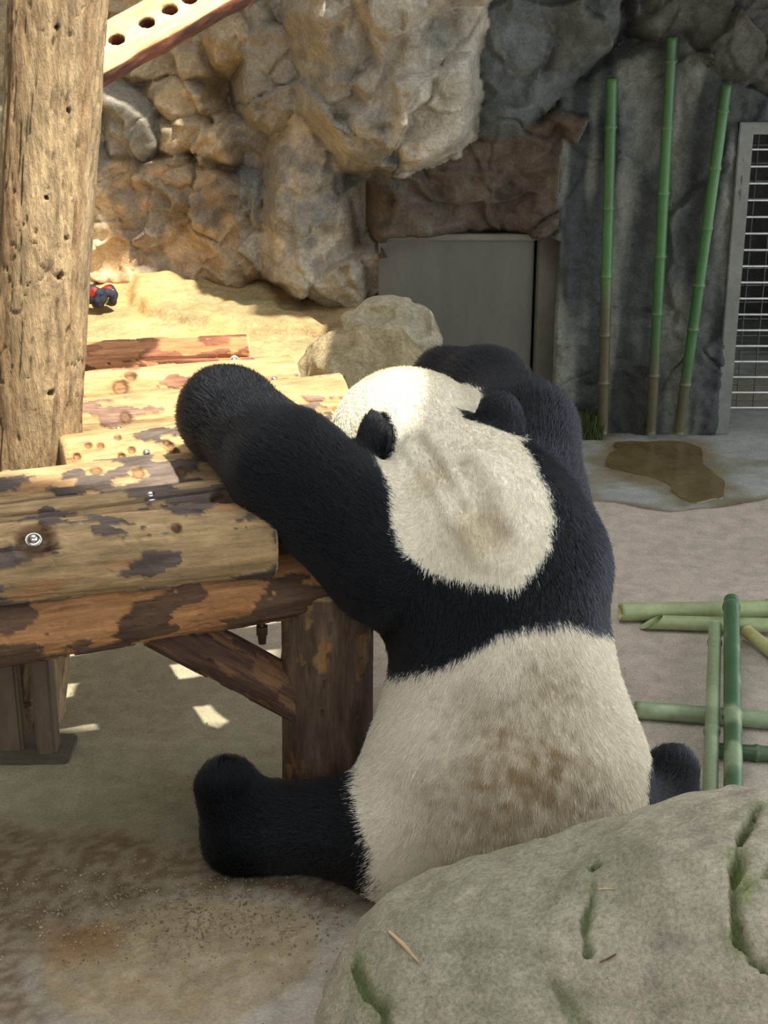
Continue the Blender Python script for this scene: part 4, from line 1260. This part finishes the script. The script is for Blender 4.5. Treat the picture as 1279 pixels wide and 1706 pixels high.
    for g, fn, fl in PR:
        d = fn(*P.T); flow += np.exp(-np.maximum(d + .02, -.02) / .02)[:, None] * fl / np.linalg.norm(fl)
        if g == 'ear': isear |= d < .015
    x, y, z = P.T
    flow += .25 * np.linalg.norm(flow, axis=1, keepdims=True) * np.stack([vnoise(x * 9, y * 9, z * 9, 531), vnoise(x * 9, y * 9, z * 9, 532), vnoise(x * 9, y * 9, z * 9, 533)], 1)
    flow -= Nn * (flow * Nn).sum(1, keepdims=True)
    flow /= np.maximum(np.linalg.norm(flow, axis=1, keepdims=True), 1e-6)
    white = coat(P, .006)
    col = colour(P, white) * rng.uniform(.78, 1.15, N)[:, None]
    Lh = np.where(white, .017, .021) * rng.uniform(.6, 1.25, N); Lh[isear] *= .55
    top = white & (P[:, 2] > .75); Lh[top] *= .8
    jit = rng.normal(size=(N, 3)) * .16
    T = np.linspace(0, 1, 4)
    pts = P[:, None, :] + Lh[:, None, None] * (Nn[:, None, :] * (.62 * T - .30 * T ** 2)[None, :, None] + (flow + jit)[:, None, :] * (.35 * T + .45 * T ** 2)[None, :, None]) - .002 * Nn[:, None, :]
    def fur(name, sel, m):
        n = int(sel.sum())
        cu = bpy.data.hair_curves.new(name)
        cu.add_curves([4] * n)
        cu.attributes['position'].data.foreach_set('vector', pts[sel].astype(np.float32).ravel())
        ra = cu.attributes.get('radius') or cu.attributes.new('radius', 'FLOAT', 'POINT')
        rad = np.tile(np.array([.00060, .00055, .0004, .0001]), n) * np.repeat(rng.uniform(.8, 1.2, n), 4)
        ra.data.foreach_set('value', rad.astype(np.float32))
        ca = cu.attributes.new('Col', 'FLOAT_COLOR', 'CURVE')
        cc = np.ones((n, 4), np.float32); cc[:, :3] = np.clip(col[sel], .003, .95); ca.data.foreach_set('color', cc.ravel())
        cu.materials.append(m)
        fo = bpy.data.objects.new(name, cu); COL.objects.link(fo)
        fo.parent = root; fo.matrix_parent_inverse = Matrix.Translation(root.location).inverted()
        fo['kind'] = 'stuff'
    m, nt, Nd, Lk, b = new_mat('white_fur')
    at = Nd.new('ShaderNodeAttribute'); at.attribute_name = 'Col'
    Lk.new(at.outputs['Color'], b.inputs['Base Color'])
    b.inputs['Roughness'].default_value = .5
    b.inputs['Specular IOR Level'].default_value = .3
    fur('white_fur', white, m)
    m2 = bpy.data.materials.new('black_fur'); m2.use_nodes = True
    nt2 = m2.node_tree; nt2.nodes.remove(nt2.nodes['Principled BSDF'])
    hb = nt2.nodes.new('ShaderNodeBsdfHairPrincipled'); hb.parametrization = 'COLOR'
    hb.inputs['Color'].default_value = (.006, .007, .010, 1)
    hb.inputs['IOR'].default_value = 1.33
    hb.inputs['Roughness'].default_value = .32; hb.inputs['Radial Roughness'].default_value = .45
    nt2.links.new(hb.outputs[0], nt2.nodes['Material Output'].inputs['Surface'])
    fur('black_fur', ~white, m2)
NHAIR = 460000
build_panda()
